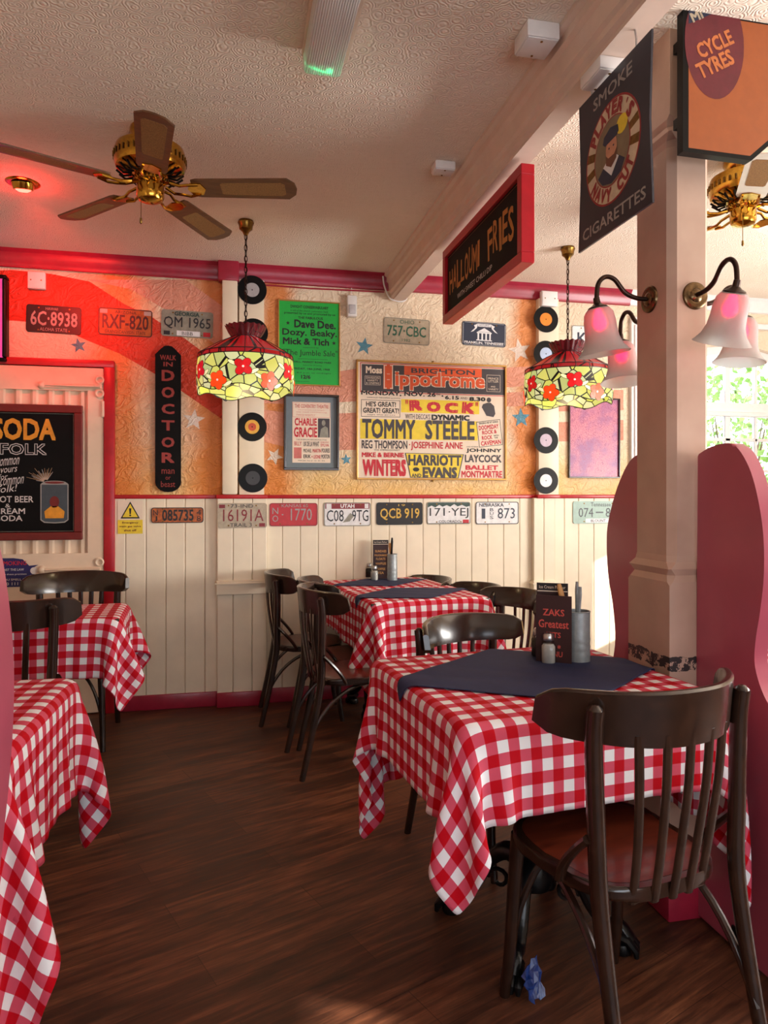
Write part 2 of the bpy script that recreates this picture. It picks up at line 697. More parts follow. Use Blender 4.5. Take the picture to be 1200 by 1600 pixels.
def bez(p0, p1, p2, p3, n=10):
    o = []
    for i in range(n + 1):
        t = i / n
        o.append(tuple(((1 - t) ** 3) * a + 3 * t * (1 - t) ** 2 * b + 3 * t * t * (1 - t) * c + t ** 3 * d for a, b, c, d in zip(p0, p1, p2, p3)))
    return o


def spline(pts, n=6):
    """Catmull-Rom through points"""
    P = [Vector(p) for p in pts]
    P = [P[0] * 2 - P[1]] + P + [P[-1] * 2 - P[-2]]
    out = []
    for i in range(1, len(P) - 2):
        for k in range(n):
            t = k / n
            a, b, c, d = P[i - 1], P[i], P[i + 1], P[i + 2]
            out.append(0.5 * ((2 * b) + (c - a) * t + (2 * a - 5 * b + 4 * c - d) * t * t + (3 * b - a - 3 * c + d) * t ** 3))
    out.append(P[-2])
    return [tuple(v) for v in out]


# ------------------------------------------------------------------ room shell
YB, ZC = 4.5, 2.72
XL, XR, YR = -2.7, 4.5, -2.0
m = MB(); m.b2((XL - .1, YR - .1, -0.08), (XR + .1, YB + .15, 0)); struct(m.build('floor', M_FLOOR, smooth=False))
m = MB(); m.b2((XL - .1, YR - .1, ZC), (XR + .1, YB + .15, ZC + 0.08)); struct(m.build('ceiling', M_CEIL, smooth=False))

# back wall with the arched window opening on the right; the mural is painted on it
WX0, WX1, WZ0, WZS = 2.86, 4.30, 0.92, 2.02          # opening, spring line
m = MB()
m.b2((XL, YB, 0), (WX0, YB + .15, ZC))
m.b2((WX1, YB, 0), (XR, YB + .15, ZC))
m.b2((WX0, YB, 0), (WX1, YB + .15, WZ0))
wc, wr, wh = (WX0 + WX1) / 2, (WX1 - WX0) / 2, 0.36
arch = [(wc + wr * math.cos(a), WZS + wh * math.sin(a)) for a in [PI * i / 24 for i in range(25)]]
m.prism([(WX1, ZC), (WX0, ZC)] + list(reversed(arch)), YB, YB + .15, lambda u, v, d: (u, d, v))


def wpoly(px, y, mi):
    pts = [W(a, b, YB) for a, b in px]
    m.flat(pts, YB - y, mi)


def band(top, bot, y, mi):
    """painted stripe between two polylines with the same number of points"""
    for i in range(len(top) - 1):
        wpoly([top[i], top[i + 1], bot[i + 1], bot[i]], y, mi)


band([(-60, 424), (20, 422), (80, 428), (140, 440), (194, 475), (238, 496), (290, 530), (347, 572)],
     [(-60, 500), (20, 501), (80, 506), (134, 531), (188, 553), (240, 583), (285, 612), (347, 655)], .0006, 2)
band([(130, 437), (200, 437), (290, 437), (347, 478)], [(140, 438), (205, 452), (272, 492), (347, 546)], .0006, 1)
band([(412, 586), (470, 590), (556, 576), (620, 570)], [(412, 630), (470, 632), (556, 627), (620, 620)], .0006, 1)
band([(412, 640), (470, 648), (556, 645), (620, 640)], [(412, 690), (470, 704), (556, 703), (620, 690)], .0006, 1)
band([(770, 576), (800, 574), (837, 572)], [(770, 606), (800, 605), (837, 601)], .0006, 1)
band([(770, 614), (800, 613), (837, 611)], [(770, 636), (800, 635), (837, 633)], .0006, 1)
band([(866, 573), (920, 571), (974, 569)], [(866, 598), (920, 597), (974, 596)], .0006, 1)
band([(866, 612), (920, 610), (974, 609)], [(866, 643), (920, 642), (974, 641)], .0006, 1)
band([(866, 660), (920, 658), (974, 656)], [(866, 690), (920, 689), (974, 688)], .0006, 1)
for (px, py, r, mi, ro) in ((123, 540, 13, 4, .2), (303, 656, 18, 5, -.1), (429, 713, 14, 5, 3.3), (541, 718, 9, 4, .1),
                            (569, 541, 14, 4, -.15), (812, 548, 18, 5, .2), (814, 653, 15, 4, .05)):
    x, z = W(px, py, YB)
    x2, z2 = W(px + r, py, YB)
    m.star(x, z, (x2 - x) * 1.0, YB - .0012, mi, ro)
struct(m.build('wall_back', [M_PLASTER, M_STRIPE, M_STRIPE_LIT, M_PALE, M_STARB, M_STARW], smooth=False))

# side and rear walls with their window openings
m = MB(); m.b2((XL - .1, YR, 0), (XL, YB, ZC)); struct(m.build('wall_left', M_PLAIN, smooth=False))


def holed_wall(name, axis, pos, a0, a1, holes, thick):
    """wall panel with rectangular holes (a0, a1, z0, z1)"""
    mb = MB()
    aa = sorted({a0, a1, *[h[0] for h in holes], *[h[1] for h in holes]})
    for p, q in zip(aa[:-1], aa[1:]):
        hs = [h for h in holes if h[0] <= p and h[1] >= q]
        zs = [0.0]
        for h in hs:
            zs += [h[2], h[3]]
        zs.append(ZC)
        for lo, hi in zip(zs[0::2], zs[1::2]):
            if axis == 'x':
                mb.b2((pos, p, lo), (pos + thick, q, hi))
            else:
                mb.b2((p, pos - thick, lo), (q, pos, hi))
    return struct(mb.build(name, M_PLAIN, smooth=False))


RW = [(-1.15, -0.74, 1.75, 1.87), (0.0, 2.7, 0.9, 2.2), (3.17, 3.42, 1.05, 1.78)]  # outer two are added slits, sized to throw the sun patches
holed_wall('wall_right', 'x', XR, YR, YB, RW, .1)
RR = [(-0.4, 2.8, 0.75, 2.25)]
holed_wall('wall_rear', 'y', YR, XL, XR, RR, .1)
# window frames of the right wall; opaque panes added in the wide and rear ones stop the sun
M_SUNBLOCK = mat('white_sun_block', C(236, 238, 240), 0.8, var=0.05)
for i, (a, b, z0, z1) in enumerate(RW):
    mb = MB()
    fw_ = .05 if z1 - z0 > .3 else .008
    for (p, q, r_, s_) in ((a, a + fw_, z0, z1), (b - fw_, b, z0, z1), (a, b, z0, z0 + fw_), (a, b, z1 - fw_, z1)):
        mb.b2((XR + .02, p, r_), (XR + .07, q, s_))
    w = struct(mb.build('window_%d' % (i + 2), M_WHITE, smooth=False))
    if i == 1:
        mb = MB(); mb.b2((XR + .03, a + .04, z0 + .04), (XR + .04, b - .04, z1 - .04)); mb.build('sun_block_pane', M_SUNBLOCK, w, smooth=False)
mb = MB()
for (p, q, r_, s_) in ((-.4, -.34, .75, 2.25), (2.74, 2.8, .75, 2.25), (-.4, 2.8, .75, .81), (-.4, 2.8, 2.19, 2.25)):
    mb.b2((p, YR - .07, r_), (q, YR - .02, s_))
w = struct(mb.build('window_5', M_WHITE, smooth=False))
mb = MB(); mb.b2((-.35, YR - .05, .8), (2.75, YR - .04, 2.2)); mb.build('sun_block_pane', M_SUNBLOCK, w, smooth=False)

# cornice, picture rail, wainscot, baseboard
xw = lambda px, Y=YB: W(px, 772, Y)[0]
prof = [(0, 2.72), (0, 2.618), (-.018, 2.622), (-.022, 2.645), (-.034, 2.662), (-.034, 2.70), (-.05, 2.72)]
m = MB(); m.prism(prof, XL, 2.74, lambda u, v, d: (d, YB + u, v))
x0, x1 = xw(341), xw(373)
m.b2((x0, YB - .085, 2.60), (x1, YB, ZC), bev=.006)
m.tube([(XL, YB - .03, 2.626), (-1.0, YB - .027, 2.616), (x0, YB - .027, 2.612)], .005, 6)
m.tube([(x1, YB - .02, 2.60), (.3, YB - .012, 2.604), (.5, YB - .012, 2.600), (.98, YB - .012, 2.607)], .005, 6)
struct(m.build('trim_1', M_CRIMSON))
m = MB(); m.prism(prof, 2.74, XR, lambda u, v, d: (d, YB + u, v))
m.b2((2.74, YB - .03, 2.50), (XR, YB, 2.54), bev=.006)
struct(m.build('trim_2', M_WHITE))
m = MB()
for a, b, yy in ((178, 338, .03), (338, 417, .075), (417, 833, .03), (833, 868, .075), (868, 985, .03)):
    m.b2((xw(a), YB - yy, 1.272), (xw(b), YB, 1.296), bev=.005)
struct(m.build('trim_3', M_REDPAINT))


def boards(name, edges, Y, z0, z1, mtl):
    mb = MB()
    for a, b in zip(edges[:-1], edges[1:]):
        mb.b2((a + .0008, Y, z0), (b - .0008, YB, z1), bev=.005)
    return struct(mb.build(name, mtl, smooth=False))


Yw, Yp = YB - .018, YB - .06
boards('trim_4', [xw(p, Yw) for p in (178, 196, 228, 259, 289, 320, 341)], Yw, .0, 1.274, M_BOARD)
boards('trim_5', [xw(p, Yp) for p in (339, 364, 394, 417)], Yp, .0, 1.274, M_BOARD)
boards('trim_6', [xw(p, Yw) for p in (416, 441, 469, 497, 525, 552, 580, 608, 635, 661, 687, 712, 737, 762, 787, 812, 836)], Yw, 0, 1.274, M_BOARD)
boards('trim_7', [xw(p, Yp) for p in (834, 850, 867)], Yp, 0, 1.274, M_BOARD)
boards('trim_8', [xw(p, Yw) for p in (866, 882, 904, 928, 952, 976, 982)], Yw, 0, 1.274, M_BOARD)
m = MB()
for a, b in ((338, 416), (833, 867)):
    zt = W(a, 908, 4.43)[1]
    m.b2((xw(a, 4.43), 4.42, zt - .085), (xw(b, 4.43), YB, zt), bev=.004)
    m.b2((xw(a, 4.43) - .008, 4.412, zt - .022), (xw(b, 4.43) + .008, YB, zt - .012), bev=.002)
struct(m.build('trim_9', M_BOARD, smooth=False))
m = MB()
for a, b, yy in ((178, 341, .03), (339, 417, .072), (416, 834, .03), (834, 868, .072), (866, 985, .03)):
    m.b2((xw(a), YB - yy, 0), (xw(b), YB, .09), bev=.006)
struct(m.build('baseboard_back', M_CRIMSON))
# upper pilaster boards the records hang on
m = MB()
m.b2((xw(347), YB - .075, 1.296), (xw(371), YB, 2.62), bev=.012)
m.b2((xw(373.5), YB - .05, 1.296), (xw(412), YB, 2.62), bev=.003)
struct(m.build('trim_10', M_BOARD))
m = MB()
m.b2((xw(837), YB - .05, 1.296), (xw(868), YB, 2.62), bev=.003)
struct(m.build('trim_11', M_BOARD))

# moulded ceiling beam
bp = [(.975, 2.72), (.975, 2.705), (.99, 2.695), (.99, 2.668), (1.002, 2.655), (1.006, 2.60), (1.018, 2.592), (1.018, 2.572), (1.032, 2.562), (1.032, 2.55), (1.11, 2.55), (1.11, 2.72)]
m = MB(); m.prism(bp, YR, YB - .035, lambda u, v, d: (u, d, v))
bm_ = struct(m.build('ceiling_beam', M_BEAM, smooth=False))
m = MB(); m.tube(spline([(.965, YB - .04, 2.70), (.972, YB - .045, 2.64), (1.0, YB - .05, 2.57), (1.03, YB - .055, 2.545), (1.09, YB - .055, 2.54), (1.12, YB - .05, 2.565), (1.118, YB - .045, 2.62)], 5), .005, 6); m.build('cable', M_WHITE, bm_)

# window_1: arched sash window at the right end of the back wall
m = MB()
yf0, yf1 = YB + .05, YB + .10
m.b2((WX0 - .12, YB - .03, .86), (WX0, YB + .02, 2.50), bev=.004)              # fluted casing
for q in (.03, .06, .09):
    m.b2((WX0 - q - .008, YB - .04, .88), (WX0 - q + .008, YB - .025, 2.48), bev=.003)
m.b2((WX0 - .02, YB - .06, .86), (WX1 + .02, YB + .10, .92), bev=.006)          # sill board
for (a, b, c, d) in ((WX0, WX0 + .05, .92, WZS + .1), (WX1 - .05, WX1, .92, WZS + .1), (WX0, WX1, .92, .98), (WX0, WX1, 1.90, 1.97)):
    m.b2((a, yf0, c), (b, yf1, d), bev=.004)
m.b2((WX0, yf0 - .02, 1.87), (WX1, yf1, 1.90), bev=.004)
ai = [(wc + (wr - .06) * math.cos(a), WZS + (wh - .06) * math.sin(a)) for a in [PI * i / 24 for i in range(25)]]
m.prism(arch + list(reversed(ai)), yf0, yf1, lambda u, v, d: (u, d, v))
nx = 6
for i in range(1, nx):
    x = WX0 + (WX1 - WX0) * i / nx
    zt = WZS + wh * math.sqrt(max(0, 1 - ((x - wc) / wr) ** 2)) - .03
    wdt = .022 if i % 3 == 0 else .011
    m.b2((x - wdt, yf0 + .01, .95), (x + wdt, yf1 - .01, zt), bev=.003)
for z in (1.23, 1.47, 1.70):
    m.b2((WX0 + .02, yf0 + .01, z - .011), (WX1 - .02, yf1 - .01, z + .011), bev=.003)
win = struct(m.build('window_1', M_WHITE, smooth=False))
m = MB(); m.b2((WX0 + .03, YB + .072, .95), (WX1 - .03, YB + .076, WZS + .05))
m.build('pane', M_GLASSPANE, win, smooth=False)

# shrubs growing outside that window
M_LEAF = mat('sunlit_leaves', C(112, 150, 66), 0.6, var=0.45, scale=9)
M_STEM = mat('shrub_stem', C(86, 70, 50), 0.8)
m = MB(); m.b2((2, YB + .2, -.1), (9, 12, -.02)); struct(m.build('ground_outside', mat('pale_gravel', C(196, 190, 176), 0.9), smooth=False))
for i, (bx, by, hh, rr, lb) in enumerate(((3.7, 6.6, 2.4, .75, 'green leafy shrub outside the arched window, left of the other one'),
                                        (5.6, 7.0, 2.7, .9, 'green leafy shrub outside the arched window, right of the other one'))):
    t = thing('shrub', lb, 'shrub', (bx, by, -.02), group='shrubs outside the window')
    mb = MB()
    rn = random.Random(i + 3)
    for k in range(2600):
        a, zz = rn.uniform(0, 2 * PI), rn.uniform(.15, 1)
        r = rr * (rn.random() ** .4) * (1 - .5 * (zz - .4) ** 2)
        c = Vector((r * math.cos(a), r * math.sin(a), zz * hh))
        n = Vector((rn.uniform(-1, 1), rn.uniform(-1.6, .4), rn.uniform(-.2, 1))).normalized()
        u = n.orthogonal().normalized()
        v = n.cross(u)
        s = rn.uniform(.03, .065)
        mb.face([c - u * s, c + v * s * .5, c + u * s, c - v * s * .5])
    o = PM.build(mb, 'foliage', M_LEAF, t, smooth=False)
    mb = MB()
    for k in range(4):
        a = k * 1.7
        mb.tube([(0, 0, 0), (.1 * math.cos(a), .1 * math.sin(a), hh * .35), (.35 * math.cos(a), .35 * math.sin(a), hh * .8)], [.03, .02, .006], 6)
    mb.build('stem', M_STEM, t)

# square pillar with chamfered shaft, wider foot and red plinth
PX0, PX1, PY0, PY1 = 1.322, 1.465, 1.940, 2.145


def m_pillar():
    k = NT('pillar_paint_worn_low')
    w = k.coord()
    sx = k.n('ShaderNodeSeparateXYZ')
    k.l(w, sx.inputs[0])
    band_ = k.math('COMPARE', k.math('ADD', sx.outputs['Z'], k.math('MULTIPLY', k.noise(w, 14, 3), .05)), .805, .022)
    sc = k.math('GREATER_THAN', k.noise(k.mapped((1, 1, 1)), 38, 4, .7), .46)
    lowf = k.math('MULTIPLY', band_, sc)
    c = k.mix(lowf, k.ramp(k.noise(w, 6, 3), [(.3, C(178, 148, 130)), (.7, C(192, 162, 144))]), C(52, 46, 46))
    k.col(c)
    k.setp(Roughness=0.4)
    return k.m


m = MB()
ch = .022


def octo(e, c):
    return [(PX0 - e + c, PY0 - e), (PX1 + e - c, PY0 - e), (PX1 + e, PY0 - e + c), (PX1 + e, PY1 + e - c), (PX1 + e - c, PY1 + e), (PX0 - e + c, PY1 + e), (PX0 - e, PY1 + e - c), (PX0 - e, PY0 - e + c)]


stations = [(0, .012, .001), (1.02, .012, .001), (1.03, .012, .012), (1.05, .004, .018), (1.07, .012, .006), (1.09, .003, .02), (1.11, .0, .022),
            (2.37, 0, .022), (2.39, .003, .02), (2.41, .010, .006), (2.43, .004, .018), (2.45, .010, .012), (2.46, .010, .001), (2.72, .010, .001)]
rows = [[m.bm.verts.new((x, y, z)) for x, y in octo(e, c)] for z, e, c in stations]
for p, q in zip(rows[:-1], rows[1:]):
    for i in range(8):
        m.bm.faces.new([p[i], p[(i + 1) % 8], q[(i + 1) % 8], q[i]])
struct(m.build('pillar', m_pillar(), smooth=False))
m = MB(); m.b2((PX0 - .022, PY0 - .022, 0), (PX1 + .022, PY1 + .022, .11), bev=.006)
struct(m.build('trim_12', M_CRIMSON))

# ------------------------------------------------------------------ door on the left
xdr = xw(163, 4.48)
xdl = xdr - .98
m = MB()
zt = W(170, 572, 4.46)[1]
m.b2((xdr, YB - .045, 0), (xw(179, 4.46), YB, zt + .03), bev=.005)
m.b2((xdl - .07, YB - .045, 0), (xdl, YB, zt + .03), bev=.005)
m.b2((xdl - .068, YB - .047, zt - .01), (xw(179, 4.46) - .002, YB, zt + .032), bev=.005)
struct(m.build('trim_13', M_REDPAINT))
m = MB()
yd = YB - .035
dz = zt - .015
hx0, hx1, hz0, hz1 = xdl + .13, xw(137, yd), W(137, 864, yd)[1], W(137, 611, yd)[1]
m.b2((xdl, yd, 0.01), (hx0, YB, dz))
m.b2((hx1, yd, 0.01), (xdr - .003, YB, dz))
m.b2((hx0, yd, hz1), (hx1, YB, dz))
m.b2((hx0, yd, 0.01), (hx1, YB, hz0))
m.b2((hx0, YB - .006, hz0), (hx1, YB, hz1))
door = m.build('door_1', M_DOORP, smooth=False)
struct(door)
m = MB()
xx = hx0
pts = []
while xx < hx1 - .02:
    pts += [(xx, 0), (xx + .018, -.018), (xx + .036, -.018), (xx + .044, 0)]
    xx += .088
pts += [(hx1, 0)]
for a, b in zip(pts[:-1], pts[1:]):
    m.face([(a[0], YB - .007 + a[1], hz0), (b[0], YB - .007 + b[1], hz0), (b[0], YB - .007 + b[1], hz1), (a[0], YB - .007 + a[1], hz1)])
m.build('corrugated_panel', M_DOORP, door, smooth=False)
for zpx in (604, 889):
    zz = W(140, zpx, yd)[1]
    m = MB()
    xa, xb = xw(58, yd), xw(160, yd)
    m.prism([(xa, zz), (xa + .025, zz + .018), (xa + .05, zz + .012), (xb - .02, zz + .014), (xb, zz + .012), (xb, zz - .012), (xb - .02, zz - .014), (xa + .05, zz - .012), (xa + .025, zz - .018)],
            yd - .013, yd, lambda u, v, d: (u, d, v))
    m.tube([(xa + .045, yd - .008, zz), (xa + .2, yd - .012, zz), (xb - .01, yd - .012, zz)], [(.006, .012), (.011, .013), (.011, .014)], 10)
    m.lathe([(0, .022), (.012, .019), (.021, .010), (.024, 0)], 16, (xa + .025, yd, zz), Matrix.Rotation(PI / 2, 3, 'X'))
    for dzz in (.042, -.042):
        m.tube([(xb - .015 + .02 * math.cos(a), yd - .006, zz + dzz * .95 + .02 * math.sin(a)) for a in [2 * PI * i / 14 for i in range(14)]], .008, 6, closed=True)
    for q in (.03, .18, .34):
        m.lathe([(0, .011), (.006, .009), (.008, 0)], 10, (xa + q, yd - .004, zz), Matrix.Rotation(PI / 2, 3, 'X'))
    m.build('strap_hinge', M_DOORP, door)
m = MB(); m.b2((xdr - .012, yd - .012, W(165, 652, yd)[1]), (xdr + .004, yd, W(165, 627, yd)[1]), bev=.003); m.build('hinge_knuckle', M_DOORP, door)
#@@SIGNS
# ------------------------------------------------------------------ things on the back wall
def wall_thing(name, label, cat, px, Y, group=None):
    """Empty at the middle of a photo rectangle (x0, x1, y0, y1) on the plane Y; returns it with its half sizes"""
    x0, x1, y0, y1 = px
    a, b = W(x0, (y0 + y1) / 2, Y), W(x1, (y0 + y1) / 2, Y)
    xm = (x0 + x1) / 2
    zt, zb = W(xm, y0, Y)[1], W(xm, y1, Y)[1]
    t = thing(name, label, cat, ((a[0] + b[0]) / 2, Y, (zt + zb) / 2), 0, group)
    return t, (b[0] - a[0]) / 2, (zt - zb) / 2


def rrect(w, h, r, n=4):
    o = []
    for cx, cz, a0 in ((w - r, h - r, 0), (-w + r, h - r, PI / 2), (-w + r, -h + r, PI), (w - r, -h + r, 1.5 * PI)):
        o += [(cx + r * math.cos(a0 + PI / 2 * i / n), cz + r * math.sin(a0 + PI / 2 * i / n)) for i in range(n + 1)]
    return o


FW = lambda u, v, d: (u, d, v)


def plate(label, px, Yback, base, rim, texts, mats, extra=None, tilt=0.0):
    """embossed number plate; texts: (string, x0, x1, z0, z1, mat index, bold) in half-size units"""
    t, w, h = wall_thing('number_plate', label, 'number plate', px, Yback, 'number plates on the wall')
    t.rotation_euler = (0, tilt, 0)
    m = MB()
    m.prism(rrect(w, h, .016), -.003, 0, FW)
    o = rrect(w, h, .016)
    i_ = rrect(w - .005, h - .005, .012)
    n = len(o)
    for k in range(n):
        j = (k + 1) % n
        a, b, c, d = o[k], o[j], i_[j], i_[k]
        m.face([(a[0], -.0048, a[1]), (b[0], -.0048, b[1]), (c[0], -.0048, c[1]), (d[0], -.0048, d[1])], 1)
        m.face([(a[0], -.003, a[1]), (b[0], -.003, b[1]), (b[0], -.0048, b[1]), (a[0], -.0048, a[1])], 1)
    for sx in (-.56, .56):
        for sz in (-.8, .8):
            m.lathe([(0, .002), (.004, .0015), (.005, 0)], 8, (sx * w, -.003, sz * h), Matrix.Rotation(PI / 2, 3, 'X'), 2)
    m.build('plate', [base, rim, M_DBRASS], t, smooth=False)
    p = PM()
    if extra:
        extra(p, w, h)
    for s, a, b, c, d, mi, bo in texts:
        p.text(s, a * w, b * w, c * h, d * h, -.0046, mi, bo)
    p.build('lettering', mats, t, smooth=False)
    return t


def pm(name, c, **k):
    return mat(name, C(*c), k.pop('rough', .4), var=k.pop('var', .1), **k)


P_BLACK = pm('plate_black', (26, 22, 24))
P_SILV = pm('plate_silver', (158, 154, 150))
P_GOLD = pm('plate_ochre', (146, 84, 32), var=.3)
P_RUST = pm('plate_rust_orange', (176, 90, 34), var=.45, scale=40)
P_BEIGE = pm('plate_beige', (178, 164, 142), var=.16)
P_GREY = pm('plate_grey', (142, 138, 124), var=.2)
P_WHITE = pm('plate_white', (226, 226, 228))
P_RED = pm('plate_red', (186, 30, 40))
P_GREEN = pm('plate_green_ink', (40, 96, 74))
P_DGREEN = pm('plate_dark_green', (44, 70, 64))
P_DRED = pm('plate_dark_red_ink', (132, 26, 34))
P_DARK = pm('plate_dark_ink', (36, 38, 44))
P_YEL = pm('plate_yellow_ink', (212, 172, 70))
P_BLUE = pm('plate_navy', (34, 44, 66))
P_PGREEN = pm('plate_pale_green', (150, 180, 168))
B = .014
yw_, yr_ = YB - .001, YB - .02
plate('black number plate reading 6C 8938, leftmost plate in the row above the door', (41, 127, 478, 521), yw_, P_BLACK, P_BLACK,
      [('6C·8938', -.84, .86, -.48, .56, 0, B), ('ALOHA STATE', -.5, .5, -.86, -.62, 0, 0), ('HAWAII', -.3, .14, .66, .86, 0, 0)], [P_SILV], tilt=.02)
plate('ochre number plate reading RXF 820 with black letters, beneath the cornice', (154, 238, 483, 525), yw_, P_GOLD, P_BLACK,
      [('RXF-820', -.86, .86, -.5, .56, 0, B), ('GRAND CANYON STATE', -.76, .76, -.84, -.62, 0, 0), ('ARIZONA', -.4, .4, .62, .84, 0, 0)], [P_BLACK, P_SILV],
      lambda p, w, h: (p.rect(-.95 * w, -.68 * w, .6 * h, .9 * h, -.0044, 1), p.rect(.68 * w, .95 * w, .6 * h, .9 * h, -.0044, 1)), tilt=.02)
plate('grey number plate reading QM 1965 above the long black wooden sign', (252, 333, 486, 527), yw_, P_GREY, P_GREY,
      [('QM 1965', -.9, .9, -.42, .5, 0, .005), ('GEORGIA', -.5, .46, .58, .9, 1, .03), ('BIBB', -.2, .22, -.86, -.6, 0, 0)], [P_DARK, P_DGREEN, P_RED, P_WHITE],
      lambda p, w, h: (p.rect(-.4 * w, .5 * w, -.92 * h, -.54 * h, -.0044, 3), p.rect(.62 * w, .9 * w, -.9 * h, -.56 * h, -.0044, 2), p.rect(-.9 * w, -.66 * w, -.9 * h, -.6 * h, -.0044, 0)), tilt=.02)
plate('cream number plate reading 757 CBC with green letters above the big theatre poster', (599, 671, 498, 538), yw_, P_BEIGE, P_GREY,
      [('757·CBC', -.84, .84, -.4, .42, 0, B), ('OHIO', -.3, .32, .56, .88, 0, 0), ('1982', -.2, .16, -.8, -.58, 0, 0)], [P_GREEN], tilt=.02)


def franklin(p, w, h):
    p.flat([(-.32 * w, .18 * h), (.32 * w, .18 * h), (0, .52 * h)], -.0044, 0)
    p.rect(-.34 * w, .34 * w, .06 * h, .16 * h, -.0044, 0)
    for k in range(4):
        x = (-.27 + .18 * k) * w
        p.rect(x - .035 * w, x + .035 * w, -.48 * h, .06 * h, -.0044, 0)
    p.rect(-.36 * w, .36 * w, -.56 * h, -.48 * h, -.0044, 0)
    p.rect(-.3 * w, .3 * w, .62 * h, .86 * h, -.0044, 0)
    for sg in (-1, 1):
        p.flat([(sg * .3 * w, .86 * h), (sg * .48 * w, .7 * h), (sg * .42 * w, .5 * h), (sg * .62 * w, .12 * h), (sg * .5 * w, .2 * h), (sg * .34 * w, .48 * h)], -.0044, 0)
    p.ring(-.97 * w, .97 * w, -.95 * h, .95 * h, .0025, -.0044, 0)


plate('navy souvenir plate with a white columned building, right of the cream plate', (722, 790, 504, 541), yw_, P_BLUE, P_BLUE,
      [('FRANKLIN, TENNESSEE', -.9, .9, -.88, -.64, 0, .02), ('HISTORIC', -.24, .24, .66, .82, 1, 0)], [P_WHITE, P_BLUE], franklin, tilt=.02)
plate('white number plate with navy letters, half hidden behind a frosted bell lamp', (893, 960, 510, 548), yw_, P_WHITE, P_GREY,
      [('KY', -.74, .1, -.5, .44, 0, B)], [P_BLUE])
plate('small rusty orange number plate reading 085735 beside the yellow warning sign', (236, 318, 793, 817), yr_, P_RUST, P_BLACK,
      [('085735', -.58, .62, -.74, .74, 0, .02), ('N', -.92, -.74, .0, .7, 0, 0), ('J', -.9, -.76, -.8, -.1, 0, 0), ('4', .74, .9, 0, .7, 0, 0), ('8', .74, .9, -.8, -.1, 0, 0)], [P_BLACK])
plate('beige number plate reading 16191A with dark red letters on the wainscot', (340, 417, 786, 825), Yp - .001, P_BEIGE, P_BEIGE,
      [('16191A', -.78, .86, -.46, .5, 0, .0), ('73-IND', -.48, .44, .62, .9, 1, 0), ('TRAIL 3', -.5, .38, -.9, -.6, 1, 0)], [P_DRED, P_DARK],
      lambda p, w, h: (p.rect(-.94 * w, -.7 * w, .6 * h, .88 * h, -.0044, 0), p.rect(.68 * w, .92 * w, -.9 * h, -.62 * h, -.0044, 0)))
plate('red number plate reading NO 1770 on the wainscot', (421, 496, 786, 822), yr_, P_RED, P_DRED,
      [('1770', -.12, .76, -.52, .52, 0, 0), ('N', -.88, -.64, .06, .6, 0, 0), ('O', -.88, -.64, -.62, -.06, 0, 0), ('·', -.5, -.42, -.06, .06, 0, 0), ('KANSAS 65', -.5, .6, .64, .9, 0, 0)], [P_SILV])


def utah(p, w, h):
    p.rect(-.94 * w, .94 * w, .46 * h, .92 * h, -.0042, 1)
    p.rect(-.9 * w, -.68 * w, .42 * h, .88 * h, -.0044, 2)
    p.rect(.74 * w, .9 * w, .5 * h, .88 * h, -.0044, 2)
    p.flat([(-.2 * w, -.7 * h), (.1 * w, -.6 * h), (.3 * w, -.1 * h), (.12 * w, .1 * h), (.0, -.2 * h)], -.0043, 3)


plate('white number plate reading C08 9TG under a red strip, third plate from the cream pilaster', (506, 579, 785, 822), yr_, P_WHITE, P_GREY,
      [('C08', -.88, -.16, -.6, .36, 0, .0), ('9TG', .2, .9, -.6, .36, 0, .0), ('UTAH', -.3, .3, .54, .86, 2, .04)], [P_DARK, P_DRED, P_WHITE, P_GREY], utah)
plate('black number plate reading QCB 919 in yellow letters', (588, 660, 785, 820), yr_, P_BLACK, P_BLACK,
      [('QCB 919', -.84, .86, -.58, .48, 0, 0.01), ('19', -.06, .24, .66, .84, 0, 0)], [P_YEL])


def colorado(p, w, h):
    pk = [(-.96, .92), (-.96, .5), (-.8, .66), (-.62, .5), (-.44, .74), (-.3, .56), (-.1, .7), (.06, .56), (.24, .8), (.4, .58), (.6, .72), (.8, .54), (.96, .62), (.96, .92)]
    p.flat([(a * w, b * h) for a, b in pk], -.0042, 1)
    p.rect(.64 * w, .92 * w, -.92 * h, -.6 * h, -.0044, 2)
    p.rect(-.92 * w, .92 * w, -.93 * h, -.9 * h, -.0044, 1)


plate('white number plate reading 171 YEJ below green mountain outlines', (667, 735, 784, 819), yr_, P_WHITE, P_GREY,
      [('171·YEJ', -.88, .9, -.48, .44, 0, 0), ('COLORADO', -.46, .52, -.88, -.64, 0, 0.0)], [P_DARK, P_DGREEN, P_RED], colorado)
plate('white number plate reading 1 BUS 873 next to the right pilaster', (743, 810, 784, 819), yr_, P_WHITE, P_DARK,
      [('1', -.72, -.56, -.5, .4, 0, 0), ('873', .02, .82, -.5, .44, 0, 0), ('NEBRASKA', -.84, .3, .56, .88, 0, .01), ('B', -.34, -.18, .16, .44, 0, 0), ('U', -.34, -.18, -.18, .08, 0, 0), ('S', -.34, -.18, -.54, -.26, 0, 0)], [P_BLUE])
plate('pale green number plate reading 074 80 at the right end of the wainscot', (895, 973, 783, 818), yr_, P_PGREEN, P_PGREEN,
      [('074', -.78, -.2, -.42, .4, 0, 0), ('80', .3, .7, -.42, .4, 0, 0), ('-', -.1, .2, -.06, .06, 0, .03), ('Tennessee', -.3, .5, .52, .88, 0, 0.0), ('BLOUNT', -.3, .3, -.86, -.62, 0, .01)], [P_DARK, P_WHITE],
      lambda p, w, h: p.rect(-.5 * w, .5 * w, -.92 * h, -.55 * h, -.0043, 1))

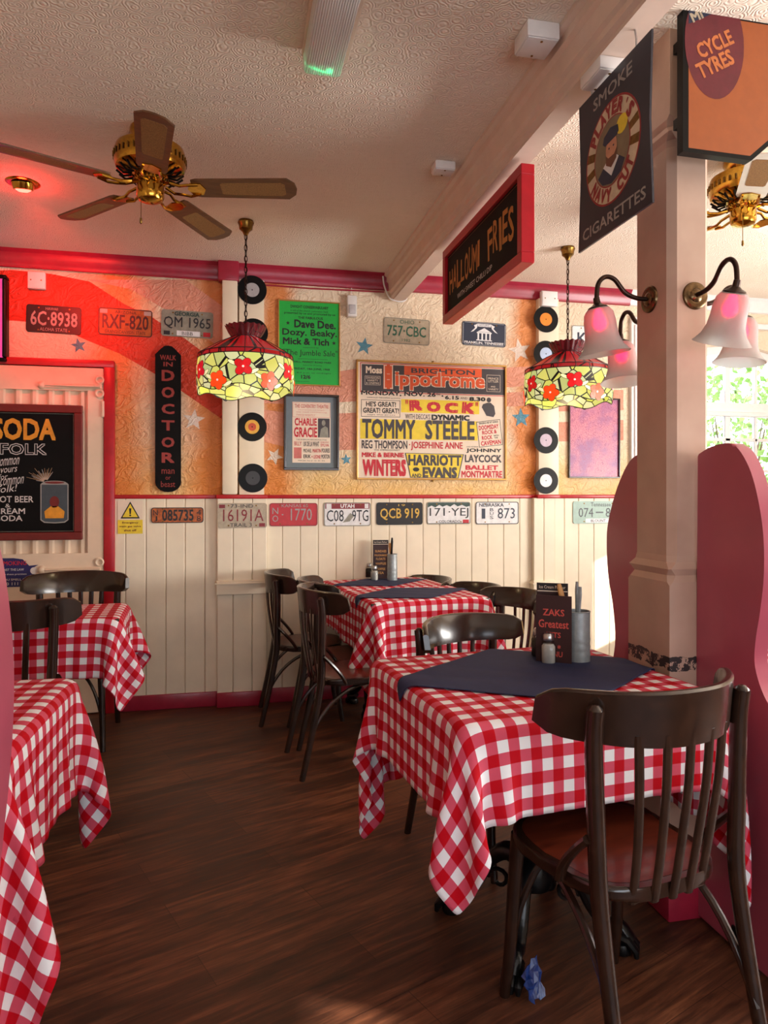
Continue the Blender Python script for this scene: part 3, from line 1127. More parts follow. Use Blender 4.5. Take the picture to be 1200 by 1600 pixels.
# ---- green bill
t, w, h = wall_thing('framed_bill', 'bright green concert bill in a thin gilt frame', 'poster', (434, 531, 471, 603), yw_)
M_BGREEN = mat('bright_green_paper', C(22, 176, 62), .5, var=.04)
m = MB()
for a, b, c, d in ((-w, w, h - .008, h), (-w, w, -h, -h + .008), (-w, -w + .008, -h, h), (w - .008, w, -h, h)):
    m.b2((a, -.016 if abs(b - a) > .05 and abs(d - c) < .05 else -.0152, c), (b, 0, d), bev=.002)
m.build('frame', M_EDGEGOLD, t, smooth=False)
m = MB(); m.b2((-w + .006, -.008, -h + .006), (w - .006, 0, h - .006)); m.build('sheet', M_BGREEN, t, smooth=False)
p = PM()
TX = [('DWIGHT CONSERVABULARY', -.6, .62, .82, .89, .02), ('in aid of the church restoration fund', -.6, .6, .74, .79, 0), ('presented by us and promoted by us', -.8, .84, .66, .73, .01),
      ('THE FABULOUS', -.36, .44, .57, .63, .02), ('Dave Dee.', -.48, .86, .36, .55, .03), ('Dozy. Beaky.', -.86, .9, .13, .33, .02), ('Mick & Tich', -.84, .64, -.04, .12, .03),
      ('supported by', -.2, .3, -.12, -.08, 0), ('"The Jumble Sale"', -.84, .92, -.33, -.15, 0), ('HALL, MARKET ROAD PARK', -.5, .72, -.47, -.42, .02),
      ('licensed bar all evening', -.2, .4, -.54, -.5, 0), ('FRIDAY, 14th JUNE, 1968', -.5, .66, -.64, -.58, .02), ('8.0 p.m. to midnight', -.4, .7, -.72, -.68, 0), ('12/6', -.26, .04, -.84, -.75, .03), ('tickets from the usual places', -.5, 0, -.92, -.89, 0)]
for s, a, b, c, d, bo in TX:
    p.text(s, a * w, b * w, c * h, d * h, -.0085, 0, bo)
p.star(-.68 * w, .46 * h, .014, -.0085); p.star(.8 * w, .03 * h, .014, -.0085)
p.rect(-.36 * w, .6 * w, -.375 * h, -.367 * h, -.0085)
p.build('lettering', [M_INK], t, smooth=False)


def rings(m, w, h, fw, dep, bev=.003):
    for a, b, c, d in ((-w, w, h - fw, h), (-w, w, -h, -h + fw), (-w, -w + fw, -h + fw, h - fw), (w - fw, w, -h + fw, h - fw)):
        m.b2((a, -dep, c), (b, 0, d), bev=bev)


# ---- small framed bill
t, w, h = wall_thing('framed_bill', 'small theatre bill in a dark frame with grey mount', 'poster', (443, 529, 617, 735), yw_)
m = MB(); rings(m, w, h, .015, .03); m.build('frame', M_CHAIR, t, smooth=False)
m = MB(); m.b2((-w + .012, -.010, -h + .012), (w - .012, 0, h - .012)); m.build('mount', mat('blue_grey_mount', C(112, 124, 132), .6, var=.04), t, smooth=False)
sw, sh = w * .69, h * .80
m = MB(); m.b2((-sw, -.012, -sh), (sw, -.009, sh)); m.build('sheet', M_PAPER, t, smooth=False)
p = PM()
M_PINKINK = mat('faded_red_ink', C(206, 112, 104), .5)
p.ring(-sw * .98, sw * .98, sh * .50, sh * .98, .002, -.0123, 2)
for s, a, b, c, d, mi, bo in (('THE COVENTRY THEATRE', -.88, .9, .80, .93, 2, .02), ('sole proprietors and managers', -.7, .7, .72, .76, 2, 0), ('one week commencing', -.8, .8, .64, .69, 2, 0), ('TWICE NIGHTLY', -.8, .2, .54, .6, 2, 0),
                              ('CHARLIE', -.88, .28, .22, .47, 1, .03), ('GRACIE', -.92, .3, -.16, .17, 1, .03), ('THE AMERICAN RECORDING STAR', -.8, .8, -.26, -.22, 0, 0),
                              ('BILLY', -.9, -.52, -.44, -.3, 2, .02), ('UK DE LA WHAT', -.42, .4, -.46, -.3, 3, .02), ('DOROTHY', .48, .92, -.35, -.29, 1, .0), ('SYLVA', .48, .92, -.46, -.37, 1, .02),
                              ('MICHAEL', -.42, .0, -.66, -.54, 0, .01), ('MARTIN', .06, .5, -.66, -.54, 1, .02), ('POURIES', .54, .96, -.66, -.52, 3, .02),
                              ('ERIK', -.42, -.04, -.85, -.73, 0, .02), ('+ LEONE', 0, .48, -.86, -.74, 1, .02), ('MORTON', .52, .96, -.86, -.72, 3, .02), ('PRICES 7/6 6/- 5/- 4/- 3/6', -.7, .7, -.95, -.91, 0, 0)):
    p.text(s, a * sw, b * sw, c * sh, d * sh, -.0125, mi, bo)
p.rect(-.92 * sw, -.52 * sw, -.86 * sh, -.5 * sh, -.0124, 2)
p.rect(.34 * sw, .96 * sw, -.16 * sh, .47 * sh, -.0124, 3)
p.flat([(.42 * sw, -.16 * sh), (.9 * sw, -.16 * sh), (.86 * sw, .16 * sh), (.72 * sw, .22 * sh), (.5 * sw, .12 * sh)], -.0126, 4)
p.disc(.64 * sw, .32 * sh, .1 * sw, .1 * sh, -.0126, 4, 12)
p.build('lettering', [M_INK, M_REDINK, M_PINKINK, M_GREYINK, P_GREY], t, smooth=False)

# ---- big theatre poster
t, w, h = wall_thing('theatre_poster', 'big framed theatre poster with yellow, red and black lettering', 'poster', (556, 790, 567, 750), yw_)
m = MB(); rings(m, w, h, .012, .022); m.build('frame', M_EDGEGOLD, t, smooth=False)
m = MB(); m.b2((-w + .01, -.008, -h + .01), (w - .01, 0, h - .01)); m.build('sheet', M_PAPER, t, smooth=False)
p = PM()
y1, y2, y3 = -.0086, -.0090, -.0094
U = lambda px: (px - 532) / 468 * w        # poster drawing units: zoomed photo pixels
V = lambda py: (708 - py) / 372 * h
R = lambda a, b, c, d, y, mi: p.rect(U(a), U(b), V(d), V(c), y, mi)
T = lambda s, a, b, c, d, mi, bo=.02, y=y3, rot=0, sh=0: p.text(s, U(a), U(b), V(d), V(c), y, mi, bo, rot, sh)
# 0 black 1 charcoal 2 red 3 orange 4 yellow 5 paper
p.ring(U(88), U(998), V(536), V(352), .005, y1, 2)
R(98, 990, 362, 528, y1, 1)
R(355, 842, 362, 420, y2, 3)
T('BRIGHTON', 398, 798, 374, 406, 1, .02)
T('Moss', 122, 220, 374, 418, 5, .04)
for a, b, c, d in ((116, 210, 434, 490), (874, 962, 400, 508)):
    p.ring(U(a), U(b), V(d), V(c), .002, y2, 5)
for s, a, b, c, d in (('DIVISION', 124, 202, 440, 452), ('VARIETY', 130, 196, 456, 468), ('& CINEMAS', 124, 202, 472, 484), ('PRINCE', 884, 950, 416, 430), ('LITTLER', 884, 950, 434, 448), ('AND', 900, 930, 470, 480), ('VARIETY', 884, 950, 486, 498)):
    T(s, a, b, c, d, 5, 0)
R(228, 286, 358, 512, y2, 3)
T('H', 236, 280, 368, 504, 3, .05, y3 - .0012); T('H', 230, 286, 361, 511, 5, .06, y3 - .0006)
for s, a, b, c, d in (('i', 300, 326, 398, 500), ('ppodrome', 334, 860, 414, 500)):
    pass
T('ippodrome', 296, 864, 392, 520, 5, .06, y3 - .0006); T('ippodrome', 300, 860, 397, 515, 3, .03, y3 - .0012)
T('MONDAY, NOV. 26', 94, 550, 526, 556, 0, .03); T('TH', 552, 576, 530, 542, 0); T('·', 586, 598, 540, 550, 0); T('6.15', 608, 696, 542, 566, 0, .03); T('8.30', 762, 866, 546, 572, 0, .04); T('AND', 706, 750, 548, 562, 0, 0)
T('HAROLD FIELDING presents', 130, 330, 564, 574, 0, 0)
p.ring(U(94), U(330), V(688), V(582), .003, y2, 0)
T("HE'S GREAT!", 124, 304, 592, 624, 0); T('GREAT! GREAT!', 106, 322, 632, 664, 0); T('says the press', 130, 300, 670, 680, 0, 0)
R(336, 826, 572, 656, y1, 4)
for s, a, b, c, d, ro in (("'", 362, 378, 576, 604, 0), ('R', 386, 468, 576, 644, .06), ('O', 494, 580, 584, 648, .02), ('C', 606, 690, 586, 652, -.03), ('K', 716, 800, 582, 654, -.08), ("'", 802, 818, 578, 606, 0)):
    T(s, a, b, c, d, 2, .06, y3, ro)
T('WITH DECCA\'S', 362, 514, 664, 696, 0, 0); T('DYNAMIC', 524, 764, 664, 700, 0, .05)
R(88, 816, 702, 826, y1, 4)
T('TOMMY', 100, 424, 700, 824, 1, .03, y3); T('STEELE', 484, 796, 700, 824, 1, .028, y3)
# inset notice and the singer
p.flat([(U(806), V(706)), (U(960), V(684)), (U(978), V(850)), (U(826), V(870))], y2, 0)
p.flat([(U(810), V(709)), (U(957), V(688)), (U(974), V(847)), (U(829), V(866))], y2 - .0003, 5)
for s, a, b, c, d, mi in (('SINGING HIS HIT SONGS', 824, 948, 702, 714, 0), ('DOOMSDAY', 822, 950, 722, 752, 2), ('ROCK &', 844, 938, 756, 782, 2), ('ROCK', 842, 910, 792, 818, 2), ('WITH', 918, 952, 786, 796, 0), ('THE', 922, 946, 800, 810, 0), ('CAVEMAN', 836, 966, 822, 852, 2)):
    T(s, a, b, c, d, mi, .03, y3 - .0002, .12)
p.disc(U(888), V(562), .016, .017, y2, 1, 14)
p.flat([(U(850), V(590)), (U(878), V(580)), (U(900), V(580)), (U(922), V(600)), (U(930), V(650)), (U(918), V(672)), (U(872), V(664)), (U(856), V(634)), (U(842), V(610))], y2, 1)
T('REG THOMPSON', 98, 374, 834, 886, 1, .02); T('·', 384, 392, 854, 862, 2); T('JOSEPHINE ANNE', 396, 720, 838, 894, 2, .02)
T('THE IMPRESSIONIST', 170, 330, 890, 898, 0, 0); T('AND HIS BAND', 744, 820, 862, 870, 0, 0)
T('JOHNNY', 742, 970, 876, 906, 0, .03); T('LAYCOCK', 734, 970, 916, 966, 1, .03)
T('MIKE & BERNIE', 98, 354, 910, 940, 2, .04); T('WINTERS', 102, 366, 952, 1058, 2, .05)
p.flat([(U(358), V(910)), (U(728), V(914)), (U(694), V(1068)), (U(392), V(1066))], y1, 1)
p.flat([(U(366), V(914)), (U(720), V(918)), (U(689), V(1065)), (U(397), V(1063))], y2, 4)
T('HARRIOTT', 380, 712, 920, 990, 1, .04); T('AND', 400, 460, 1040, 1064, 1, .03); T('EVANS', 468, 684, 998, 1066, 1, .05)
p.disc(U(428), V(1014), .022, .014, y3, 0, 12)
for k in range(5):
    p.disc(U(768 + 40 * k), V(976), .0015, .0015, y3, 0, 6)
T('BALLET', 738, 948, 984, 1014, 2, .04); T('MONTMARTRE', 712, 974, 1020, 1064, 2, .03)
R(100, 986, 1072, 1074, y2, 0)
p.build('lettering', [M_INK, M_GREYINK, M_REDINK, M_ORANGEINK, M_YELINK, M_PAPER], t, smooth=False)
for zz in (h + .006, -h - .006):
    m = MB(); m.lathe([(0, .014), (.006, .013), (.007, 0)], 10, (0, 0, zz), Matrix.Rotation(PI / 2, 3, 'X')); m.build('fixing_screw', M_DBRASS, t)

# ---- pink psychedelic print
t, w, h = wall_thing('framed_print', 'pink and purple swirling print in a narrow dark frame', 'picture', (887, 967, 622, 747), yw_)
k = NT('pink_purple_swirl_print')
wv = k.coord()
nz = k.noise(wv, 46, 2, .5, 1.2)
st = k.math('LESS_THAN', k.math('ABSOLUTE', k.math('SUBTRACT', k.math('FRACT', k.math('MULTIPLY', nz, 9)), .5)), .2)
big = k.ramp(k.noise(wv, 5, 3), [(.45, C(218, 130, 146)), (.62, C(150, 96, 150))])
k.col(k.mix(st, big, C(150, 62, 108)))
k.setp(Roughness=.35)
m = MB(); rings(m, w, h, .010, .022); m.build('frame', M_CHAIR, t, smooth=False)
m = MB(); m.b2((-w + .008, -.008, -h + .008), (w - .008, 0, h - .008)); m.build('sheet', k.m, t, smooth=False)

# ---- long black wooden sign
t, w, h = wall_thing('wooden_sign', 'tall narrow black wooden sign with red lettering reading down', 'sign', (243, 283, 541, 769), yw_)
m = MB()
out = [(w, -h + w * .8)] + [(w, h - .055), (w * .55, h - .02), (w * .3, h - .004), (0, h), (-w * .3, h - .004), (-w * .55, h - .02), (-w, h - .055), (-w, -h + w * .8)]
out += [(w * math.cos(a), -h + w * .8 + w * .8 * math.sin(a)) for a in [PI + PI * i / 10 for i in range(1, 10)]]
m.prism(out, -.022, 0, FW)
m.build('board', M_BOARDBLACK, t, smooth=False)
p = PM()
M_SIGNRED = mat('dull_red_sign_lettering', C(150, 50, 44), .5)
for s, z0, z1, ww, bo in (('WALK', .80, .87, .62, .02), ('IN', .715, .775, .36, .02), ('D', .515, .665, .5, .03), ('O', .285, .435, .5, .03), ('C', .065, .205, .5, .03), ('T', -.16, -.02, .5, .03), ('O', -.39, -.25, .5, .03), ('R', -.60, -.46, .5, .03),
                          ('man', -.75, -.69, .5, .0), ('or', -.83, -.79, .2, 0), ('beast', -.93, -.85, .55, 0)):
    p.text(s, -ww * w, ww * w, z0 * h, z1 * h, -.0226, 0, bo)
p.build('lettering', [M_SIGNRED], t, smooth=False)

# ---- yellow warning sign
t, w, h = wall_thing('warning_sign', 'yellow and white emergency gas valve warning sign on the wainscot', 'sign', (184, 223, 781, 834), yr_)
m = MB(); m.b2((-w, -.002, -h), (w, 0, h)); m.build('panel', M_PAPER, t, smooth=False)
p = PM()
p.rect(-w, w, -h, -.18 * h, -.0026, 0)
p.flat([(-.78 * w, -.1 * h), (.78 * w, -.1 * h), (0, .9 * h)], -.0026, 1)
p.flat([(-.62 * w, -.02 * h), (.62 * w, -.02 * h), (0, .76 * h)], -.0030, 0)
p.flat([(-.05 * w, .16 * h), (.05 * w, .16 * h), (.09 * w, .5 * h), (-.09 * w, .5 * h)], -.0034, 1)
p.disc(0, .08 * h, .08 * w, .05 * h, -.0034, 1, 12)
for s, z0, ww in (('Emergency', -.42, .64), ('main gas valve', -.64, .86), ('shut off', -.86, .5)):
    p.text(s, -ww * w, ww * w, z0 * h, (z0 + .13) * h, -.0030, 2, .02)
p.build('lettering', [M_YELINK, M_INK, M_DRED], t, smooth=False)

# ---- records
def record(label, px, py, Y, lab, centre=None):
    x, z = W(px, py, Y)
    t = thing('vinyl_record', label, 'record', (x, Y, z), 0, 'records on the pilasters')
    Mx = Matrix.Rotation(PI / 2, 3, 'X')
    m = MB()
    prof = [(0.0, .0012), (.043, .0012)]
    for i in range(7):
        r = .046 + i * .0055
        prof += [(r, .0018), (r + .0027, .0012)]
    m.lathe(prof + [(.088, .0018), (.089, .001), (.088, 0), (0, 0)], 48, (0, 0, 0), Mx)
    m.build('disc', M_BLACK, t)
    m = MB(); m.lathe([(0.004, .0022), (.043, .0022), (.044, .001)], 32, (0, 0, 0), Mx)
    if centre:
        m.lathe([(0.004, .0026), (.024, .0026), (.025, .0016)], 24, (0, 0, 0), Mx, 1)
    m.build('paper_label', [lab, centre or lab], t)


Yl, Yr = YB - .053, YB - .053
L_SILV = mat('silver_record_label', C(168, 166, 168), .45)
L_LIL = mat('pale_lilac_record_label', C(190, 172, 190), .45)
L_ORG = mat('orange_record_label', C(240, 132, 26), .45)
L_YEL = mat('yellow_record_label', C(232, 178, 66), .45)
L_RED = mat('red_record_label', C(206, 82, 52), .45)
L_BLUE = mat('pale_blue_record_label', C(176, 196, 226), .45)
L_DK = mat('black_record_label', C(46, 44, 46), .4)
record('black vinyl single with silver label, topmost on the left pilaster', 394, 453, Yl, L_SILV)
record('black vinyl single half hidden behind the crown of the left stained glass lamp', 396, 520, Yl, L_SILV)
record('black vinyl single with yellow and red label on the left pilaster', 394, 667, Yl, L_YEL, L_RED)
record('all black vinyl single with dark label, lowest on the left pilaster', 395, 747, Yl, L_DK)
record('black vinyl single with plain orange label on the right pilaster', 853, 499, Yr, L_ORG)
record('black vinyl single with pale blue label, partly behind the right stained glass lamp', 853, 553, Yr, L_BLUE)
record('black vinyl single peeping out below the right stained glass lamp', 852, 620, Yr, L_SILV)
record('black vinyl single with lilac label, second from the bottom of the right pilaster', 853, 688, Yr, L_LIL)
record('black vinyl single with white label, lowest on the right pilaster', 853, 751, Yr, P_WHITE)


# ---- small electrical boxes on the wall
def ebox(label, px, Y, dep, cat='junction box', name='junction_box'):
    t, w, h = wall_thing(name, label, cat, px, Y)
    m = MB(); m.b2((-w, -dep, -h), (w, 0, h), bev=.004); m.build('housing', M_WHITE, t)
    m = MB(); m.b2((-w * .92, -dep - .004, -h * .92), (w * .92, -dep, h * .92), bev=.002); c = m.build('cover', M_WHITE, t)
    for sx in (-.6, .6):
        m = MB(); m.lathe([(0, .002), (.004, .0015), (.0045, 0)], 8, (sx * w, -dep - .004, 0), Matrix.Rotation(PI / 2, 3, 'X')); m.build('screw', M_DBRASS, c)
    return t


ebox('white wall junction box under the red cornice above the left number plates', (45, 72, 427, 453), yw_, .03)
ebox('white wall junction box at the top of the right pilaster', (843, 868, 457, 480), YB - .051, .035)
t, w, h = wall_thing('motion_sensor', 'small white motion sensor right of the green bill', 'sensor', (541, 556, 464, 497), yw_)
m = MB(); m.b2((-w, -.045, -h), (w, 0, h), bev=.008); m.build('housing', M_WHITE, t)
m = MB(); m.b2((-w * .7, -.052, -h * .75), (w * .7, -.044, h * .1), bev=.005); m.build('lens', mat('pale_grey_lens', C(196, 194, 198), .25), t)
m = MB(); m.tube([(0, -.012, h), (.002, -.008, h + .06), (-.004, -.008, h + .12)], .003, 6); m.build('cable', M_WHITE, t)

# ---- screen at the left picture edge
xr_ = W(10, 500, YB - .06)[0]
t = thing('wall_screen', 'wall screen with pink picture in a black frame, beside the door', 'screen', (xr_ - .30, YB, W(5, 497, YB - .06)[1]), 0)
m = MB(); rings(m, .30, .248, .022, .07, .008); m.b2((-.29, -.05, -.24), (.29, 0, .24)); m.build('frame', M_BLACK, t, smooth=False)
m = MB(); m.b2((-.28, -.056, -.228), (.28, -.05, .228)); m.build('display', mat('pink_lit_display', C(226, 96, 190), .3, emis=C(226, 70, 170), es=.5), t, smooth=False)

# ---- chalkboard hung on the door
xr_ = xw(129, YB - .05)
zt_, zb_ = W(129, 634, YB - .05)[1], W(129, 843, YB - .05)[1]
bw, bh = .33, (zt_ - zb_) / 2
t = thing('chalkboard', 'black menu board with amber SODA lettering in a dark red frame, hung on the door', 'chalkboard', (xr_ - bw, YB - .034, (zt_ + zb_) / 2), 0)
m = MB(); rings(m, bw, bh, .045, .03, .004); m.build('frame', M_DRED, t, smooth=False)
m = MB(); m.b2((-bw + .04, -.014, -bh + .04), (bw - .04, 0, bh - .04)); m.build('board', M_BOARDBLACK, t, smooth=False)
p = PM()
q = -.0146
ux = lambda px: xw(px, YB - .05) - (xr_ - bw)
uz = lambda py: W(60, py, YB - .05)[1] - (zt_ + zb_) / 2
p.ring(-bw + .05, bw - .05, -bh + .05, bh - .05, .0018, q, 3)
p.text('SODA', ux(-12), ux(87), uz(688), uz(654), q, 0, .03)
p.text('FOLK', ux(0), ux(73), uz(711), uz(693), q, 1, .035); p.text('FOLK', ux(1), ux(72), uz(710), uz(694), q - .0005, 4, .0)
for s, a, b, c, d in (('uncommon', -14, 30, 728, 717), ('flavours', -10, 27, 739, 728), ('for', -2, 12, 749, 741), ('uncommon', -10, 37, 758, 747), ('folk!', -4, 26, 769, 758)):
    p.text(s, ux(a), ux(b), uz(c), uz(d), q, 2, 0, .12, .3)
p.text('ROOT BEER', ux(-20), ux(52), uz(785), uz(775), q, 2, .012); p.text('&', ux(8), ux(16), uz(793), uz(787), q, 2, 0)
p.text('CREAM', ux(-10), ux(39), uz(803), uz(794), q, 2, .012); p.text('SODA', ux(-6), ux(35), uz(814), uz(805), q, 2, .012)
# drink can with fizz
a0, a1, b0, b1 = ux(63), ux(107), uz(818), uz(754)
p.flat([(a0, b1 - .01), (a0, b0 + .02), (a0 + .02, b0 + .004), ((a0 + a1) / 2, b0), (a1 - .02, b0 + .004), (a1, b0 + .02), (a1, b1 - .01), (a1 - .01, b1), (a0 + .01, b1)], q, 5)
p.flat([(a0 + .006, b1 - .012), (a0 + .006, b0 + .022), (a0 + .024, b0 + .01), ((a0 + a1) / 2, b0 + .006), (a1 - .024, b0 + .01), (a1 - .006, b0 + .022), (a1 - .006, b1 - .012)], q - .0004, 6)
p.disc((a0 + a1) / 2, b1, (a1 - a0) * .42, .011, q - .0006, 5, 20); p.disc((a0 + a1) / 2, b1, (a1 - a0) * .36, .007, q - .0009, 7, 20)
cxx = (a0 + a1) / 2
p.flat([(cxx - .05, b0 + .03), (cxx + .05, b0 + .03), (cxx + .055, b0 + .07), (cxx + .02, b0 + .1), (cxx - .02, b0 + .1), (cxx - .055, b0 + .07)], q - .0008, 0)
p.disc(cxx, b0 + .125, .026, .034, q - .0008, 7, 16)
for kk in range(22):
    a = PI * .32 + kk * (PI * .66) / 22
    L = .05 + .06 * random.random()
    x_, z_ = a0 + .03, b1 + .004
    dx, dz_ = math.cos(a), math.sin(a)
    p.flat([(x_ + dx * .012 - dz_ * .001, z_ + dz_ * .012 + dx * .001), (x_ + dx * .012 + dz_ * .001, z_ + dz_ * .012 - dx * .001), (x_ + dx * L + dz_ * .0008, z_ + dz_ * L - dx * .0008), (x_ + dx * L - dz_ * .0008, z_ + dz_ * L + dx * .0008)], q - .0002, 8 if kk % 3 else 2)
p.build('lettering', [M_CHALKY, M_CHALKW, M_CHALKW, P_GREY, M_BOARDBLACK, P_SILV, mat('slate_chalk', C(66, 76, 84), .6), M_DRED, mat('tan_chalk', C(190, 150, 110), .6)], t, smooth=False)

# ---- blue notice hanging on the door behind the chairs
t, w, h = wall_thing('notice', 'dark blue notice with wavy edge and small yellow triangle, on the door', 'sign', (-20, 62, 872, 917), YB - .0365)
m = MB()
ol = [(-w, -h), (w, -h), (.86 * w, -.5 * h), (.78 * w, .0 * h), (.8 * w, .35 * h), (.95 * w, .5 * h), (.6 * w, .45 * h), (.35 * w, .9 * h), (0, h), (-w, h)]
m.prism(ol, -.003, 0, FW)
m.build('panel', mat('deep_blue_notice', C(34, 30, 92), .4), t, smooth=False)
p = PM()
p.flat([(.66 * w, -.94 * h), (.97 * w, -.94 * h), (.82 * w, -.48 * h)], -.0034, 0)
p.disc(.78 * w, .1 * h, .14 * w, .24 * h, -.0034, 1, 16)
for s, a, b, c, d, mi in (('NO SMOKING', -.9, .5, .5, .8, 2), ('IT IS AGAINST THE LAW', -.9, .4, .12, .28, 1), ('to smoke in these premises', -.9, .5, -.2, -.06, 1), ('IF YOU SMELL GAS', -.6, .62, -.56, -.42, 1), ('0800 111 999', -.6, .6, -.88, -.68, 1)):
    p.text(s, a * w, b * w, c * h, d * h, -.0036, mi, .01)
p.build('lettering', [M_YELINK, M_CHALKW, M_REDINK], t, smooth=False)
#@@HANG
# ------------------------------------------------------------------ things hung from the beam and ceiling
# framed board under the beam; its face looks to the left (-X)
t = thing('hanging_sign', 'black board with amber HALLOUMI FRIES lettering in a red frame, hung under the beam', 'sign', (1.085, 2.962, 2.345), -PI / 2)
w, h = .497, .184
m = MB()
for a, b, c, d in ((-w, w, h - .04, h), (-w, w, -h, -h + .04), (-w, -w + .04, -h + .04, h - .04), (w - .04, w, -h + .04, h - .04)):
    m.b2((a, -.027, c), (b, .027, d), bev=.003)
m.build('frame', M_REDPAINT, t, smooth=False)
m = MB(); m.b2((-w + .035, -.012, -h + .035), (w - .035, .012, h - .035)); m.build('board', M_BOARDBLACK, t, smooth=False)
p = PM()
p.ring(-w + .05, w - .05, -h + .05, h - .05, .002, -.0126, 2)
for i, ch_ in enumerate('HALLOUMI'):
    x = -w + .075 + i * .058 - (.03 if i > 7 else 0)
    p.text(ch_, x, x + (.026 if ch_ == 'I' else .05), -.055 + .012 * (i % 2), .062 + .01 * (i % 3), -.0128, 0, .015, .03 * (-1) ** i)
for i, ch_ in enumerate('FRIES'):
    x = (.11, .172, .240, .276, .338)[i]
    p.text(ch_, x, x + (.026 if ch_ == 'I' else .055), -.06 + .015 * (i % 2), .075 + .012 * (i % 2), -.0128, 0, .015, .04 * (-1) ** i)
p.text('WITH SWEET CHILLI DIP', -.3, .16, -.108, -.084, -.0128, 1, .0)
p.build('lettering', [mat('dim_amber_lettering', C(190, 122, 44), .5), M_CHALKW, P_GOLD], t, smooth=False)
for sx in (-.34, .34):
    m = MB(); m.tube([(sx, 0, h - .004), (sx, 0, h + .012), (sx + .008, 0, h + .02), (sx, 0, h + .026)], .003, 6); m.build('hook', M_STEEL, t)

# enamel cigarette sign hung from the same beam
t = thing('enamel_sign', 'dark navy enamel cigarette sign with a round sailor emblem, hung under the beam', 'sign', (1.072, 1.845, 2.28), -PI / 2)
w, h = .195, .2255
m = MB()
m.prism([(-w, h), (-w + .01, 0), (-w - .004, -h), (w + .004, -h), (w - .01, 0), (w, h)], -.003, .003, FW)
m.build('panel', mat('dark_navy_enamel', C(40, 40, 52), .3, var=.1), t, smooth=False)
p = PM()
y = -.0034
p.disc(0, 0, .148, .148, y, 0, 48); p.disc(0, 0, .142, .142, y - .0003, 1, 48)
p.disc(0, 0, .098, .098, y - .0006, 0, 40); p.disc(0, 0, .094, .094, y - .0009, 2, 40)
for a in (.25, PI - .25, PI + .18, -.18):
    p.flat([(.098 * math.cos(a - .12), .098 * math.sin(a - .12)), (.142 * math.cos(a - .09), .142 * math.sin(a - .09)), (.142 * math.cos(a + .09), .142 * math.sin(a + .09)), (.098 * math.cos(a + .12), .098 * math.sin(a + .12))], y - .0006, 3)
p.arctext("PLAYER'S", 0, 0, (.120, .120), PI / 2, .27, .040, y - .0012, 0, .05)
p.arctext('NAVY CUT', 0, 0, (.120, .120), -PI / 2, .26, .040, y - .0012, 0, .05, inner=True)
# sailor: shoulders, collar, neck, face, beard, cap
p.disc(.055, .052, .03, .026, y - .0012, 7, 16)
p.flat([(-.075, -.05), (-.05, -.078), (0, -.092), (.05, -.078), (.07, -.05), (.03, -.022), (-.03, -.022)], y - .0012, 4)
p.flat([(-.045, -.03), (0, -.07), (.04, -.03), (.02, -.016), (-.02, -.016)], y - .0015, 5)
p.disc(0, .008, .03, .04, y - .0018, 6, 20)
p.flat([(-.031, .0), (-.028, -.03), (0, -.046), (.028, -.03), (.031, 0), (.016, -.014), (-.016, -.014)], y - .0021, 8)
p.flat([(-.046, .038), (-.04, .056), (-.005, .07), (.036, .06), (.04, .04), (.028, .032), (-.034, .028)], y - .0021, 4)
for sx in (-.011, .013):
    p.disc(sx, .012, .004, .003, y - .0024, 4, 8)
p.text('SMOKE', -.105, .105, .165, .200, y, 9, .012); p.text('CIGARETTES', -.17, .17, -.202, -.168, y, 9, .012)
p.build('lettering', [mat('deep_red_enamel', C(150, 34, 36), .35), mat('aged_cream_enamel', C(206, 188, 160), .35), mat('dull_sea_enamel', C(126, 110, 84), .4), M_DBRASS, M_NAVYINK, P_WHITE, mat('skin_tone_enamel', C(196, 140, 110), .4), M_YELINK, mat('brown_enamel', C(110, 66, 44), .4), P_SILV], t, smooth=False)
for sx in (-.12, .12):
    m = MB(); m.tube([(sx, 0, h - .004), (sx, 0, h + .02), (sx, -.004, h + .045)], .003, 6); m.build('hook', M_STEEL, t)

# tyre sign on the pillar (lettering only; its figure is left out)
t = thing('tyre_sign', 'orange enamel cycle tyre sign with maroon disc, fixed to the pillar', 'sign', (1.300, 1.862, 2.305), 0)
m = MB()
ol = [(0, 0), (.232, -.004), (.31, .062), (.39, .16), (.39, .42), (0, .42)]
m.prism(ol, -.014, .014, FW)
m.build('frame', M_BLACK, t, smooth=False)
p = PM()
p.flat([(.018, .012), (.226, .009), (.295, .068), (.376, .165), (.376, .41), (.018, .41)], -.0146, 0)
p.disc(.105, .330, .10, .165, -.0150, 1, 36)
p.flat([(.018, .375), (.10, .418), (.018, .418)], -.0154, 2)
p.text('CYCLE', .040, .170, .305, .350, -.0158, 3, .03, .5); p.text('TYRES', .040, .172, .245, .292, -.0158, 3, .03, .5)
p.text('MI', .024, .064, .388, .416, -.0160, 4, .03, .5)
p.build('lettering', [mat('shaded_orange_enamel', C(156, 80, 34), .4, var=.06), mat('maroon_enamel', C(98, 24, 36), .4), M_NAVYINK, mat('dim_orange_enamel', C(196, 112, 60), .4), P_BEIGE], t, smooth=False)  # orange enamel darkened: the sign's shade is partly put into its colours
m = MB(); m.b2((.02, .012, .1), (.05, .062, .13)); m.b2((.02, .012, .33), (.05, .062, .36)); m.build('bracket', M_BLACK, t, smooth=False)

